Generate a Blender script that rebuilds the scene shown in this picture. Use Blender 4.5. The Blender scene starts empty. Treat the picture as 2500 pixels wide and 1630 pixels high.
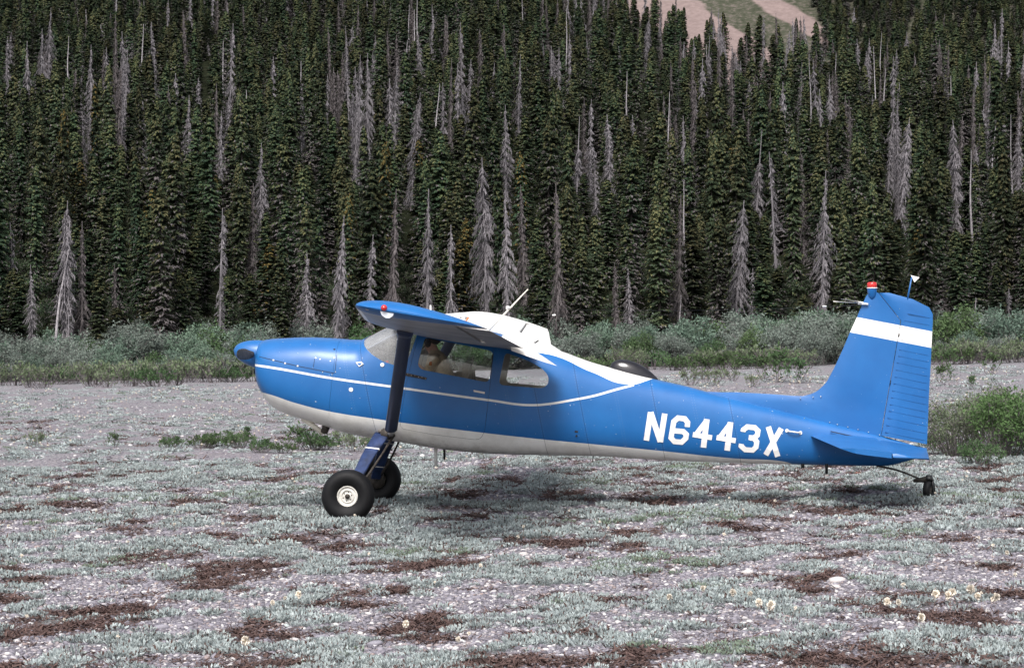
import bpy, bmesh, math, random
import numpy as np
from mathutils import Vector, Matrix, Euler

random.seed(7); rng = np.random.default_rng(7)
R = math.radians
scene = bpy.context.scene
COL = scene.collection

# ------------------------------------------------------------------ camera
F = 5220.0; CU = 1250.0; CV = 810.0; EYE = 2.02       # focal length and horizon in photograph pixels, eye height in m
cam_data = bpy.data.cameras.new('camera'); cam = bpy.data.objects.new('camera', cam_data); COL.objects.link(cam)
cam_data.sensor_width = 36.0; cam_data.lens = F / 2500 * 36
cam_data.clip_start = 0.1; cam_data.clip_end = 3000
cam.location = (0, 0, EYE); cam.rotation_euler = (R(90 - 0.055), 0, 0)
scene.camera = cam

# ------------------------------------------------------------------ sky, sun, exposure
SUN_EL, SUN_AZ = 52.0, 14.0        # azimuth: degrees from the camera's back (-Y) towards -X (picture left)
world = bpy.data.worlds.new('World'); scene.world = world; world.use_nodes = True
wn = world.node_tree.nodes; wl = world.node_tree.links
bg = wn['Background']
sky = wn.new('ShaderNodeTexSky'); sky.sky_type = 'NISHITA'; sky.sun_disc = False
sky.sun_elevation = R(SUN_EL); sky.sun_rotation = R(180 + SUN_AZ)
sky.air_density = 1.0; sky.dust_density = 4.0; sky.ozone_density = 1.0
hs = wn.new('ShaderNodeHueSaturation'); hs.inputs['Saturation'].default_value = 0.5
wl.new(sky.outputs[0], hs.inputs['Color']); wl.new(hs.outputs[0], bg.inputs['Color'])
bg.inputs['Strength'].default_value = 0.115
sd = bpy.data.lights.new('sun', 'SUN'); sd.energy = 2.1; sd.angle = R(24); sd.color = (1.0, 0.965, 0.95)
sun = bpy.data.objects.new('sun', sd); COL.objects.link(sun)
sdir = Vector((-math.sin(R(SUN_AZ)) * math.cos(R(SUN_EL)), -math.cos(R(SUN_AZ)) * math.cos(R(SUN_EL)), math.sin(R(SUN_EL))))
sun.rotation_euler = sdir.to_track_quat('Z', 'Y').to_euler(); sun.location = sdir * 60
scene.view_settings.view_transform = 'Standard'; scene.view_settings.look = 'None'
scene.view_settings.exposure = 0.84; scene.view_settings.gamma = 1.0
scene.view_settings.use_curve_mapping = False
scene.cycles.use_denoising = True; scene.cycles.use_adaptive_sampling = False; scene.cycles.max_bounces = 6; scene.cycles.transparent_max_bounces = 10

# ------------------------------------------------------------------ helpers
def srgb(r, g, b):
    f = lambda c: (c / 255 / 12.92) if c / 255 <= 0.04045 else ((c / 255 + 0.055) / 1.055) ** 2.4
    return (f(r), f(g), f(b), 1.0)

def new_mat(name):
    m = bpy.data.materials.new(name); m.use_nodes = True
    nt = m.node_tree
    return m, nt, nt.nodes['Principled BSDF'], nt.nodes['Material Output']

def N(nt, typ, **kw):
    n = nt.nodes.new(typ)
    for k, v in kw.items():
        if k.startswith('_'): setattr(n, k[1:], v)
        else: n.inputs[k.replace('__', ' ')].default_value = v
    return n

def math_node(nt, op, a, b=None, clamp=False):
    n = nt.nodes.new('ShaderNodeMath'); n.operation = op; n.use_clamp = clamp
    for i, v in enumerate((a, b)):
        if v is None: continue
        if isinstance(v, (int, float)): n.inputs[i].default_value = v
        else: nt.links.new(v, n.inputs[i])
    return n.outputs[0]

def mix_col(nt, fac, a, b, blend='MIX'):
    n = nt.nodes.new('ShaderNodeMix'); n.data_type = 'RGBA'; n.blend_type = blend
    for idx, v in ((0, fac), (6, a), (7, b)):
        if isinstance(v, (int, float)): n.inputs[idx].default_value = v
        elif isinstance(v, tuple): n.inputs[idx].default_value = v
        else: nt.links.new(v, n.inputs[idx])
    return n.outputs[2]

def ramp(nt, fac, stops):
    n = nt.nodes.new('ShaderNodeValToRGB')
    els = n.color_ramp.elements
    while len(els) < len(stops): els.new(0.5)
    for e, (p, c) in zip(els, stops): e.position = p; e.color = c
    nt.links.new(fac, n.inputs[0])
    return n.outputs[0]

def noise(nt, vec, scale, detail=4, rough=0.55):
    n = nt.nodes.new('ShaderNodeTexNoise'); n.inputs['Scale'].default_value = scale
    n.inputs['Detail'].default_value = detail; n.inputs['Roughness'].default_value = rough
    if vec is not None: nt.links.new(vec, n.inputs['Vector'])
    return n.outputs[0]

def obj_coord(nt): return nt.nodes.new('ShaderNodeTexCoord').outputs['Object']

def simple_mat(name, col, rough=0.6, metal=0.0, var=0.0, scale=8.0, spec=0.5, bump=0.0):
    m, nt, p, out = new_mat(name)
    p.inputs['Roughness'].default_value = rough; p.inputs['Metallic'].default_value = metal
    p.inputs['Specular IOR Level'].default_value = spec
    c = tuple(col) if len(col) == 4 else tuple(col) + (1,)
    if var > 0 or bump > 0:
        nz = noise(nt, obj_coord(nt), scale, 5)
    if var > 0:
        lo = tuple(max(0, x * (1 - var)) for x in c[:3]) + (1,); hi = tuple(min(1, x * (1 + var)) for x in c[:3]) + (1,)
        nt.links.new(ramp(nt, nz, [(0.3, lo), (0.7, hi)]), p.inputs['Base Color'])
    else: p.inputs['Base Color'].default_value = c
    if bump > 0:
        b = N(nt, 'ShaderNodeBump', Strength=bump); nt.links.new(nz, b.inputs['Height']); nt.links.new(b.outputs[0], p.inputs['Normal'])
    return m

def mk(name, verts, faces, mats=None, parent=None, smooth=True, midx=None, sharp=None):
    me = bpy.data.meshes.new(name)
    me.from_pydata([tuple(v) for v in verts], [], [tuple(f) for f in faces])
    if mats is not None:
        for m in (mats if isinstance(mats, (list, tuple)) else [mats]): me.materials.append(m)
    if midx is not None: me.polygons.foreach_set('material_index', midx)
    if smooth: me.polygons.foreach_set('use_smooth', [True] * len(me.polygons))
    me.update()
    if sharp is not None: me.set_sharp_from_angle(angle=R(sharp))
    o = bpy.data.objects.new(name, me); COL.objects.link(o)
    if parent: o.parent = parent
    return o

def tri_mesh(name, V, T, mats, midx=None, smooth=False):
    """big triangle mesh from numpy arrays"""
    me = bpy.data.meshes.new(name)
    n, t = len(V), len(T)
    me.vertices.add(n); me.vertices.foreach_set('co', np.asarray(V, np.float32).ravel())
    me.loops.add(3 * t); me.loops.foreach_set('vertex_index', np.asarray(T, np.int32).ravel())
    me.polygons.add(t); me.polygons.foreach_set('loop_start', np.arange(0, 3 * t, 3, dtype=np.int32))
    for m in mats: me.materials.append(m)
    if midx is not None: me.polygons.foreach_set('material_index', np.asarray(midx, np.int32))
    if smooth: me.polygons.foreach_set('use_smooth', np.ones(t, bool))
    me.update(calc_edges=True); me.validate()
    return me

def link(name, me, parent=None):
    o = bpy.data.objects.new(name, me); COL.objects.link(o)
    if parent: o.parent = parent
    return o

def empty(name, loc=(0, 0, 0), rz=0.0):
    o = bpy.data.objects.new(name, None); COL.objects.link(o); o.location = loc; o.rotation_euler = (0, 0, rz)
    o.empty_display_size = 0.2
    return o

def tag(o, label=None, cat=None, group=None, kind=None):
    if label: o['label'] = label
    if cat: o['category'] = cat
    if group: o['group'] = group
    if kind: o['kind'] = kind
    return o

def loft(secs, ring=True, cap0=True, cap1=True):
    n = len(secs[0]); V = [p for s in secs for p in s]; Fc = []
    for i in range(len(secs) - 1):
        for j in range(n if ring else n - 1):
            k = (j + 1) % n
            Fc.append((i * n + j, i * n + k, (i + 1) * n + k, (i + 1) * n + j))
    if cap0: Fc.append(tuple(range(n))[::-1])
    if cap1: Fc.append(tuple((len(secs) - 1) * n + j for j in range(n)))
    return V, Fc

def tube(path, radii, sides=8, squash=None):
    path = [Vector(p) for p in path]; secs = []
    if isinstance(radii, (int, float)): radii = [radii] * len(path)
    ref = Vector((0, 0, 1))
    d0 = (path[-1] - path[0]).normalized()
    if abs(d0.z) > 0.9: ref = Vector((0, 1, 0))
    for i, p in enumerate(path):
        d = (path[min(i + 1, len(path) - 1)] - path[max(i - 1, 0)]).normalized()
        a = d.cross(ref).normalized(); b = a.cross(d).normalized()
        secs.append([p + a * (radii[i] * math.cos(2 * math.pi * k / sides)) + b * (radii[i] * math.sin(2 * math.pi * k / sides)) for k in range(sides)])
    return loft(secs)

def lathe(profile, sides=40, axis='y', centre=(0, 0, 0), caps=True):
    """profile: list of (radius, offset along axis); closed at both ends if radius ~0"""
    secs = []
    for r, a in profile:
        s = []
        for k in range(sides):
            c, t = math.cos(2 * math.pi * k / sides), math.sin(2 * math.pi * k / sides)
            p = {'y': (r * c, a, r * t), 'x': (a, r * c, r * t), 'z': (r * c, r * t, a)}[axis]
            s.append((p[0] + centre[0], p[1] + centre[1], p[2] + centre[2]))
        secs.append(s)
    return loft(secs, True, caps, caps)

def box(x0, x1, y0, y1, z0, z1):
    V = [(x, y, z) for x in (x0, x1) for y in (y0, y1) for z in (z0, z1)]
    return V, [(0, 1, 3, 2), (4, 6, 7, 5), (0, 4, 5, 1), (2, 3, 7, 6), (0, 2, 6, 4), (1, 5, 7, 3)]

def merge(*parts):
    V, Fc = [], []
    for v, f in parts:
        b = len(V); V += list(v); Fc += [tuple(i + b for i in q) for q in f]
    return V, Fc

def pchip(xs, ys):
    xs = np.asarray(xs, float); ys = np.asarray(ys, float); h = np.diff(xs); d = np.diff(ys) / h
    m = np.zeros_like(ys); m[0], m[-1] = d[0], d[-1]
    for i in range(1, len(xs) - 1):
        if d[i - 1] * d[i] > 0:
            w1, w2 = 2 * h[i] + h[i - 1], h[i] + 2 * h[i - 1]; m[i] = (w1 + w2) / (w1 / d[i - 1] + w2 / d[i])
    def f(x):
        x = np.clip(x, xs[0], xs[-1]); i = np.clip(np.searchsorted(xs, x) - 1, 0, len(xs) - 2)
        t = (x - xs[i]) / h[i]; t2, t3 = t * t, t * t * t
        return (2 * t3 - 3 * t2 + 1) * ys[i] + (t3 - 2 * t2 + t) * h[i] * m[i] + (-2 * t3 + 3 * t2) * ys[i + 1] + (t3 - t2) * h[i] * m[i + 1]
    return f

_perm = np.random.default_rng(99).random((256, 256))
def vnoise(x, y):
    xi = np.floor(x).astype(int); yi = np.floor(y).astype(int); fx = x - xi; fy = y - yi
    fx = fx * fx * (3 - 2 * fx); fy = fy * fy * (3 - 2 * fy)
    g = lambda a, b: _perm[a & 255, b & 255]
    return (g(xi, yi) * (1 - fx) + g(xi + 1, yi) * fx) * (1 - fy) + (g(xi, yi + 1) * (1 - fx) + g(xi + 1, yi + 1) * fx) * fy
def fbm(x, y, oct=4, rough=0.5):
    s, a, t = 0, 1.0, 0
    for k in range(oct):
        s = s + a * vnoise(x * 2 ** k + 17.3 * k, y * 2 ** k + 5.1 * k); t += a; a *= rough
    return s / t
def sstep(a, b, x):
    t = np.clip((np.asarray(x, float) - a) / (b - a), 0, 1); return t * t * (3 - 2 * t)

# ------------------------------------------------------------------ terrain
def terrain(x, y):
    x = np.asarray(x, float); y = np.asarray(y, float)
    xc = np.clip(x, -45, 45)
    z = 0.024 * (xc + 1.6) * np.clip((y + 20) / 40, 0, 1)
    z = z + 0.05 * (fbm(x * 0.25 + 3, y * 0.25 + 8, 3) - 0.5) * sstep(29, 36, y) + 0.03 * (fbm(x * 0.8, y * 0.8, 2) - 0.5)
    r = sstep(4, 26, x)
    sl = 0.25 - 0.027 * r
    y0 = 112 + 0.06 * xc
    crest = 420 - 160 * r
    up = np.clip(y, None, crest) - y0
    ramp_ = np.where(up < 0, 0, np.where(up < 16, up * up / 32, up - 8))
    z = z + sl * ramp_ - 0.06 * np.clip(y - crest, 0, None) + 1.4 * (fbm(x * 0.03 + 40, y * 0.03, 3) - 0.5) * sstep(118, 150, y)
    return z

# noise masks that the ground cover follows
def litter_mask(x, y):
    a = fbm(x * 1.75 + 11, y * 1.4 + 3, 5, 0.6) + 0.10 * (fbm(x * 0.25 + 60, y * 0.25, 2) - 0.5) + 0.03 * sstep(0.5, 3.5, x) * sstep(19, 14, y) + 0.03 * sstep(19, 13.5, y)
    return sstep(0.51, 0.65, a) * (1 - 0.85 * sstep(26, 36, y))
def mat_mask(x, y):
    a = fbm(x * 2.5 + 71, y * 1.9 + 29, 5, 0.6) + 0.03 * sstep(16, 26, y) + 0.12 * (fbm(x * 0.22 + 30, y * 0.2, 2) - 0.5)
    a = a + 0.07 * (fbm(x * 6 + 5, y * 5, 3) - 0.5)
    return sstep(0.557, 0.595, a - 0.04 * sstep(28, 42, y))

def gravel_material():
    m, nt, p, out = new_mat('river_gravel')
    tc = obj_coord(nt)
    v1 = nt.nodes.new('ShaderNodeTexVoronoi'); v1.inputs['Scale'].default_value = 26; nt.links.new(tc, v1.inputs['Vector'])
    v2 = nt.nodes.new('ShaderNodeTexVoronoi'); v2.inputs['Scale'].default_value = 75; nt.links.new(tc, v2.inputs['Vector'])
    sp1 = nt.nodes.new('ShaderNodeSeparateColor'); nt.links.new(v1.outputs['Color'], sp1.inputs[0])
    sp2 = nt.nodes.new('ShaderNodeSeparateColor'); nt.links.new(v2.outputs['Color'], sp2.inputs[0])
    stones = ramp(nt, sp1.outputs[0], [(0.0, (0.085, 0.08, 0.09, 1)), (0.35, (0.17, 0.16, 0.18, 1)), (0.7, (0.29, 0.275, 0.295, 1)), (0.9, (0.42, 0.395, 0.39, 1)), (1.0, (0.60, 0.56, 0.51, 1))])
    fine = ramp(nt, sp2.outputs[1], [(0.0, (0.06, 0.055, 0.065, 1)), (0.6, (0.21, 0.195, 0.215, 1)), (1.0, (0.46, 0.43, 0.44, 1))])
    base = mix_col(nt, sp2.outputs[0], stones, fine)
    big = noise(nt, tc, 0.35, 4)
    base = mix_col(nt, ramp(nt, big, [(0.35, (0, 0, 0, 1)), (0.7, (0.45, 0.45, 0.45, 1))]), base, (0.225, 0.195, 0.22, 1))
    # dry brown litter lying in patches (masks stored on the sheet) broken up with noise
    at = nt.nodes.new('ShaderNodeAttribute'); at.attribute_name = 'litter'
    br = noise(nt, tc, 14, 6, 0.7)
    lf = math_node(nt, 'MULTIPLY', at.outputs['Fac'], ramp(nt, br, [(0.36, (0.25, 0.25, 0.25, 1)), (0.55, (1, 1, 1, 1))]), clamp=True)
    lc = ramp(nt, noise(nt, tc, 45, 4, 0.7), [(0.3, (0.038, 0.025, 0.025, 1)), (0.5, (0.105, 0.07, 0.066, 1)), (0.68, (0.22, 0.17, 0.17, 1))])
    col = mix_col(nt, lf, base, lc)
    at2 = nt.nodes.new('ShaderNodeAttribute'); at2.attribute_name = 'matcover'
    mc = ramp(nt, noise(nt, tc, 30, 5, 0.7), [(0.3, (0.10, 0.105, 0.10, 1)), (0.7, (0.38, 0.44, 0.44, 1))])
    col = mix_col(nt, math_node(nt, 'MULTIPLY', at2.outputs['Fac'], 0.6), col, mc)
    nt.links.new(col, p.inputs['Base Color']); p.inputs['Roughness'].default_value = 0.9; p.inputs['Specular IOR Level'].default_value = 0.15
    h = math_node(nt, 'ADD', math_node(nt, 'MULTIPLY', v1.outputs['Distance'], -1.0), math_node(nt, 'MULTIPLY', v2.outputs['Distance'], -0.35))
    b = N(nt, 'ShaderNodeBump', Strength=0.9, Distance=0.03); nt.links.new(h, b.inputs['Height']); nt.links.new(b.outputs[0], p.inputs['Normal'])
    return m

def forest_floor_material():
    m, nt, p, out = new_mat('forest_floor')
    nz = noise(nt, obj_coord(nt), 0.8, 6, 0.7)
    nt.links.new(ramp(nt, nz, [(0.3, (0.006, 0.007, 0.005, 1)), (0.55, (0.016, 0.019, 0.011, 1)), (0.8, (0.04, 0.036, 0.03, 1))]), p.inputs['Base Color'])
    p.inputs['Roughness'].default_value = 1.0; p.inputs['Specular IOR Level'].default_value = 0.0
    return m

def sheet(name, ys, ncol, halfw, zf, mat, masks=False):
    s = np.linspace(-1, 1, ncol)
    Y = np.repeat(np.asarray(ys)[:, None], ncol, 1); X = s[None, :] * halfw(Y); Z = zf(X, Y)
    V = np.stack([X, Y, Z], -1).reshape(-1, 3)
    i = np.arange(len(ys) - 1)[:, None] * ncol + np.arange(ncol - 1)[None, :]
    a, b, c, d = i, i + 1, i + ncol + 1, i + ncol
    T = np.concatenate([np.stack([a, b, c], -1).reshape(-1, 3), np.stack([a, c, d], -1).reshape(-1, 3)])
    me = tri_mesh(name, V, T, [mat], smooth=True)
    if masks:
        far = 1 - 0.6 * sstep(45, 90, Y)
        for nm, f in (('litter', litter_mask), ('matcover', mat_mask)):
            at = me.attributes.new(nm, 'FLOAT', 'POINT'); at.data.foreach_set('value', (f(X, Y) * (far if nm == 'litter' else 1)).astype(np.float32).ravel())
    o = link(name, me); tag(o, kind='structure')
    return o

ys = np.concatenate([np.linspace(-60, 8, 35), np.arange(8.1, 40, 0.085), np.arange(40, 70, 0.25), np.arange(70, 122, 0.6)])
ground = sheet('ground', ys, 330, lambda y: np.clip(9 + 0.42 * y, 12, 70), terrain, gravel_material(), True)
hill_m = forest_floor_material()
hill = sheet('hillside', np.concatenate([np.arange(119, 180, 1.5), np.arange(180, 430, 3.0)]), 120, lambda y: 40 + 0.42 * y, lambda x, y: terrain(x, y) + 0.01, hill_m)

def px(u, v, Y):
    return Vector(((u - CU) / F * Y, Y, EYE + (CV - v) / F * Y))
def ground_at(u, v):
    """point of the terrain that the photograph shows at pixel (u, v)"""
    Y = np.arange(6, 114, 0.03); x = (u - CU) / F * Y; t = terrain(x, Y)
    hit = EYE + (CV - v) / F * Y <= t
    i = int(np.argmax(hit)) if hit.any() else len(Y) - 1
    return Vector((float(x[i]), float(Y[i]), float(t[i])))

# far mountainside: green scrub with pink scree chutes, closing the gap above the forest
def mountain_z(x, y): return 22 + 0.50 * (y - 330) + 10 * (fbm(x * 0.012 + 9, y * 0.012, 4) - 0.5) + 2.5 * (fbm(x * 0.06, y * 0.06, 3) - 0.5)
def mountain_material():
    m, nt, p, out = new_mat('scree_mountain')
    tc = obj_coord(nt); sx = nt.nodes.new('ShaderNodeSeparateXYZ'); nt.links.new(tc, sx.inputs[0])
    nz = noise(nt, tc, 0.09, 5, 0.6); nf = noise(nt, tc, 0.9, 5, 0.7)
    # chutes run down to the right across the face: position across the fall line
    k = math_node(nt, 'ADD', math_node(nt, 'SUBTRACT', sx.outputs['X'], math_node(nt, 'MULTIPLY', math_node(nt, 'SUBTRACT', 420.0, sx.outputs['Y']), 0.45)), math_node(nt, 'MULTIPLY', math_node(nt, 'SUBTRACT', nz, 0.5), 5.0))
    f = math_node(nt, 'DIVIDE', k, 80.0)
    W, K = (1, 1, 1, 1), (0, 0, 0, 1)
    mask = ramp(nt, f, [(0.0, W), (CH[0], W), (CH[0] + 0.008, K), (CH[1], K), (CH[1] + 0.01, W), (CH[2], W), (CH[2] + 0.01, K), (1.0, K)])
    scree = ramp(nt, nf, [(0.3, (0.16, 0.122, 0.115, 1)), (0.7, (0.24, 0.185, 0.172, 1))])
    scrub = ramp(nt, nf, [(0.3, (0.03, 0.036, 0.022, 1)), (0.5, (0.06, 0.062, 0.044, 1)), (0.66, (0.13, 0.11, 0.098, 1))])
    nt.links.new(mix_col(nt, mask, scrub, scree), p.inputs['Base Color']); p.inputs['Roughness'].default_value = 1.0; p.inputs['Specular IOR Level'].default_value = 0.05
    return m
CH = (0.4875, 0.62, 0.692)
mountain = sheet('mountain', np.arange(330, 760, 5.0), 120, lambda y: 30 + 0.4 * y, mountain_z, mountain_material())
# ================================================================== the aircraft
D0 = 24.0; PSI = R(4.0); CP, SP = math.cos(PSI), math.sin(PSI)
plane = empty('light_aircraft', (0, D0, 0), -PSI)
tag(plane, 'blue and white high-wing taildragger light aircraft parked on the gravel bar', 'aircraft')

def L(u, v, lat=0.0):
    """aircraft coordinates (x aft, y away from the camera, z up) of photograph pixel (u, v) on the plane y = lat"""
    a = (u - CU) / F; t = (lat + D0 * CP) / (CP + a * SP)
    p = (a * t, t - D0, EYE + (CV - v) / F * t)
    return Vector((CP * p[0] - SP * p[1], lat, p[2]))

# ---- fuselage profile
TOP = [(631, 862), (634, 844), (639, 835), (648, 829.5), (694, 825), (756, 823), (810, 825), (872, 829), (884, 829), (905, 819), (940, 801), (965, 790), (1000, 784), (1060, 783), (1150, 798), (1260, 825), (1366, 856), (1447, 885), (1506, 901.5), (1594, 924), (1682, 944), (1726, 956), (1900, 1001), (2024, 1032), (2147, 1062), (2235, 1088)]
BOT = [(631, 915), (634, 940), (639, 952), (645, 962), (654, 976), (675, 997), (705, 1011), (733, 1020), (787, 1036), (849, 1056), (903, 1066), (976, 1077), (1063, 1091), (1124, 1099), (1201, 1105), (1320, 1109), (1449, 1112), (1609, 1122), (1785, 1129), (1900, 1132), (2024, 1135), (2156, 1137), (2235, 1120)]
WID = [(631, .20), (634, .28), (639, .33), (648, .37), (694, .44), (756, .48), (810, .505), (900, .535), (1000, .55), (1200, .55), (1320, .505), (1449, .43), (1609, .325), (1785, .225), (1900, .17), (2024, .125), (2156, .07), (2235, .03)]
EXP = [(631, 2.2), (700, 2.5), (810, 2.9), (884, 3.0), (960, 3.3), (1060, 4.2), (1250, 4.2), (1400, 3.2), (1609, 2.7), (2000, 2.4), (2235, 2.2)]
def prof(pts, k=None):
    xs = [L(p[0], p[1] if k is None else 950).x for p in pts]
    return pchip(xs, [L(p[0], p[1]).z if k is None else p[1] for p in pts])
f_top, f_bot, f_wid, f_exp = prof(TOP), prof(BOT), prof(WID, 1), prof(EXP, 1)
X0, X1 = L(631, 862).x, L(2235, 1100).x

def side_y(x, z, off=0.0):
    zt, zb, w, n = (float(f(x)) for f in (f_top, f_bot, f_wid, f_exp))
    zc, h = (zt + zb) / 2, (zt - zb) / 2
    q = min(0.995, abs((z - zc) / h))
    return -w * (1 - q ** n) ** (1 / n) - off
def Q(u, v, off=0.0):
    """point on the near side skin seen at pixel (u, v)"""
    lat = -0.4
    for _ in range(4):
        p = L(u, v, lat); lat = side_y(p.x, p.z, off)
    return Vector((p.x, lat, p.z))

KS = 56
xs_nose = [X0 + d for d in (0, .004, .012, .025, .045, .07, .1, .14)]
xs_st = np.array(xs_nose + list(np.arange(X0 + .19, L(880, 829).x, .06)) + list(np.arange(L(880, 829).x, L(970, 790).x, .03)) + list(np.arange(L(972, 790).x, X1 - .02, .07)) + [X1])
def fus_sections(off):
    out = []
    for i, x in enumerate(xs_st):
        zt, zb, w, n = (float(f(x)) for f in (f_top, f_bot, f_wid, f_exp))
        o = min(off, w * .5, (zt - zb) * .25)
        zc, h, w = (zt + zb) / 2, (zt - zb) / 2 - o, w - o
        xx = x + (off if i == 0 else 0) - (off if i == len(xs_st) - 1 else 0)
        s = []
        for k in range(KS):
            t = 2 * math.pi * (k + .5) / KS; c, sn = math.cos(t), math.sin(t)
            s.append((xx, w * math.copysign(abs(c) ** (2 / n), c), zc + h * math.copysign(abs(sn) ** (2 / n), sn)))
        out.append(s)
    return out
def shell(o0, o1):
    Vo, Fo = loft(fus_sections(o0)); Vi, Fi = loft(fus_sections(o1))
    Fi = [f[::-1] for f in Fi]; b = len(Vo)
    return Vo + Vi, Fo + [tuple(i + b for i in f) for f in Fi], [0] * len(Fo) + [1] * len(Fi)

def prism(poly, y0, y1):
    n = len(poly); V = [(p[0], y0, p[1]) for p in poly] + [(p[0], y1, p[1]) for p in poly]
    Fc = [tuple(range(n)), tuple(range(2 * n - 1, n - 1, -1))] + [(i + n, (i + 1) % n + n, (i + 1) % n, i) for i in range(n)]
    o = mk('cutter', V, Fc, None, None, False)
    bm = bmesh.new(); bm.from_mesh(o.data); bmesh.ops.recalc_face_normals(bm, faces=bm.faces); bm.to_mesh(o.data); bm.free()
    return o
def boolean(o, cutter, op):
    md = o.modifiers.new('cut', 'BOOLEAN'); md.object = cutter; md.operation = op; md.solver = 'EXACT'
    dg = bpy.context.evaluated_depsgraph_get()
    me = bpy.data.meshes.new_from_object(o.evaluated_get(dg)); o.modifiers.clear(); old = o.data; o.data = me; bpy.data.meshes.remove(old)
def drop(o):
    me = o.data; bpy.data.objects.remove(o); bpy.data.meshes.remove(me)
def finish(o, angle=32):
    o.data.polygons.foreach_set('use_smooth', [True] * len(o.data.polygons)); o.data.set_sharp_from_angle(angle=R(angle)); o.data.update()

def rounded(pts, rad, k=4):
    out = []; n = len(pts)
    rads = rad if isinstance(rad, (list, tuple)) else [rad] * n
    for i in range(n):
        p, a, b = Vector(pts[i]), Vector(pts[i - 1]), Vector(pts[(i + 1) % n]); r = rads[i]
        if r <= 0: out.append(tuple(p)); continue
        da, db = (a - p), (b - p); ra = min(r, da.length * .45); rb = min(r, db.length * .45)
        s, e = p + da.normalized() * ra, p + db.normalized() * rb
        for j in range(k + 1):
            t = j / k; out.append(tuple(s * (1 - t) ** 2 + p * 2 * t * (1 - t) + e * t * t))
    return out
def side_poly(pxs, rad=0.0, lat=-0.54):
    pts = [(q.x, q.z) for q in (L(u, v, lat) for u, v in pxs)]
    return rounded(pts, rad) if rad != 0.0 else pts
def inset(poly, d):
    c = Vector((sum(p[0] for p in poly) / len(poly), sum(p[1] for p in poly) / len(poly))); out = []; n = len(poly)
    area = sum(poly[i][0] * poly[(i + 1) % n][1] - poly[(i + 1) % n][0] * poly[i][1] for i in range(n))
    sg = 1 if area > 0 else -1
    for i in range(n):
        a, p, b = Vector(poly[i - 1]), Vector(poly[i]), Vector(poly[(i + 1) % n])
        n1 = Vector((-(p - a).y, (p - a).x)).normalized() * sg; n2 = Vector((-(b - p).y, (b - p).x)).normalized() * sg
        m = (n1 + n2); m = m.normalized() if m.length > 1e-6 else n1
        out.append(tuple(p + m * d / max(.5, m.dot(n1))))
    return out

# ---- paint
BLUE = srgb(24, 96, 162); WHITE = (0.84, 0.83, 0.80, 1)
def float_curve(nt, xval, pts, xr, zr):
    """z threshold as a function of x: pts in metres"""
    fc = nt.nodes.new('ShaderNodeFloatCurve'); c = fc.mapping.curves[0]
    nx = lambda x: (x - xr[0]) / (xr[1] - xr[0]); nz = lambda z: (z - zr[0]) / (zr[1] - zr[0])
    pts = sorted(pts)
    c.points[0].location = (nx(pts[0][0]), nz(pts[0][1])); c.points[-1].location = (nx(pts[-1][0]), nz(pts[-1][1]))
    for p in pts[1:-1]: c.points.new(nx(p[0]), nz(p[1]))
    for p in c.points: p.handle_type = 'AUTO_CLAMPED'
    fc.mapping.use_clip = False; fc.mapping.update()
    nt.links.new(math_node(nt, 'DIVIDE', math_node(nt, 'SUBTRACT', xval, xr[0]), xr[1] - xr[0]), fc.inputs['Value'])
    return math_node(nt, 'ADD', math_node(nt, 'MULTIPLY', fc.outputs[0], zr[1] - zr[0]), zr[0])

def paint_base(name):
    m, nt, p, out = new_mat(name)
    tc = obj_coord(nt); sx = nt.nodes.new('ShaderNodeSeparateXYZ'); nt.links.new(tc, sx.inputs[0])
    return m, nt, p, tc, sx.outputs['X'], sx.outputs['Y'], sx.outputs['Z']
def paint_finish(nt, p, tc, white, extra_dark=None, dirt=None, rough=0.40, coat=0.55, riv=None):
    p.inputs['Specular IOR Level'].default_value = 0.32
    big = noise(nt, tc, 1.7, 5, 0.6)
    blue = ramp(nt, big, [(0.3, tuple(c * .88 for c in BLUE[:3]) + (1,)), (0.7, (BLUE[0] * 1.25, BLUE[1] * 1.15, BLUE[2] * 1.08, 1))])
    wht = ramp(nt, noise(nt, tc, 3.1, 6, 0.7), [(0.28, (0.66, 0.64, 0.60, 1)), (0.55, WHITE), (1, (0.83, 0.82, 0.80, 1))])
    col = mix_col(nt, white, blue, wht)
    ch = noise(nt, tc, 38, 3, 0.5)                               # paint chips
    chm = ramp(nt, ch, [(0.735, (0, 0, 0, 1)), (0.75, (1, 1, 1, 1))])
    col = mix_col(nt, chm, col, (0.62, 0.64, 0.66, 1))
    if riv is not None: col = mix_col(nt, riv, col, (0.45, 0.5, 0.56, 1))
    if extra_dark is not None: col = mix_col(nt, extra_dark, col, (0.012, 0.013, 0.02, 1))
    if dirt is not None:
        dn = math_node(nt, 'MULTIPLY', dirt, ramp(nt, noise(nt, tc, 7, 6, 0.75), [(0.42, (0, 0, 0, 1)), (0.62, (1, 1, 1, 1))]))
        col = mix_col(nt, dn, col, (0.10, 0.08, 0.06, 1))
    nt.links.new(col, p.inputs['Base Color'])
    rr = ramp(nt, noise(nt, tc, 5, 5, 0.7), [(0.3, (rough - .07,) * 3 + (1,)), (0.75, (rough + .12,) * 3 + (1,))])
    nt.links.new(rr, p.inputs['Roughness'])
    p.inputs['Coat Weight'].default_value = coat; p.inputs['Coat Roughness'].default_value = 0.3; p.inputs['Coat IOR'].default_value = 1.5
    b = N(nt, 'ShaderNodeBump', Strength=0.12, Distance=0.02)      # oil-canning of the thin skin
    nt.links.new(noise(nt, tc, 4.5, 2, 0.5), b.inputs['Height']); nt.links.new(b.outputs[0], p.inputs['Normal'])

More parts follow.
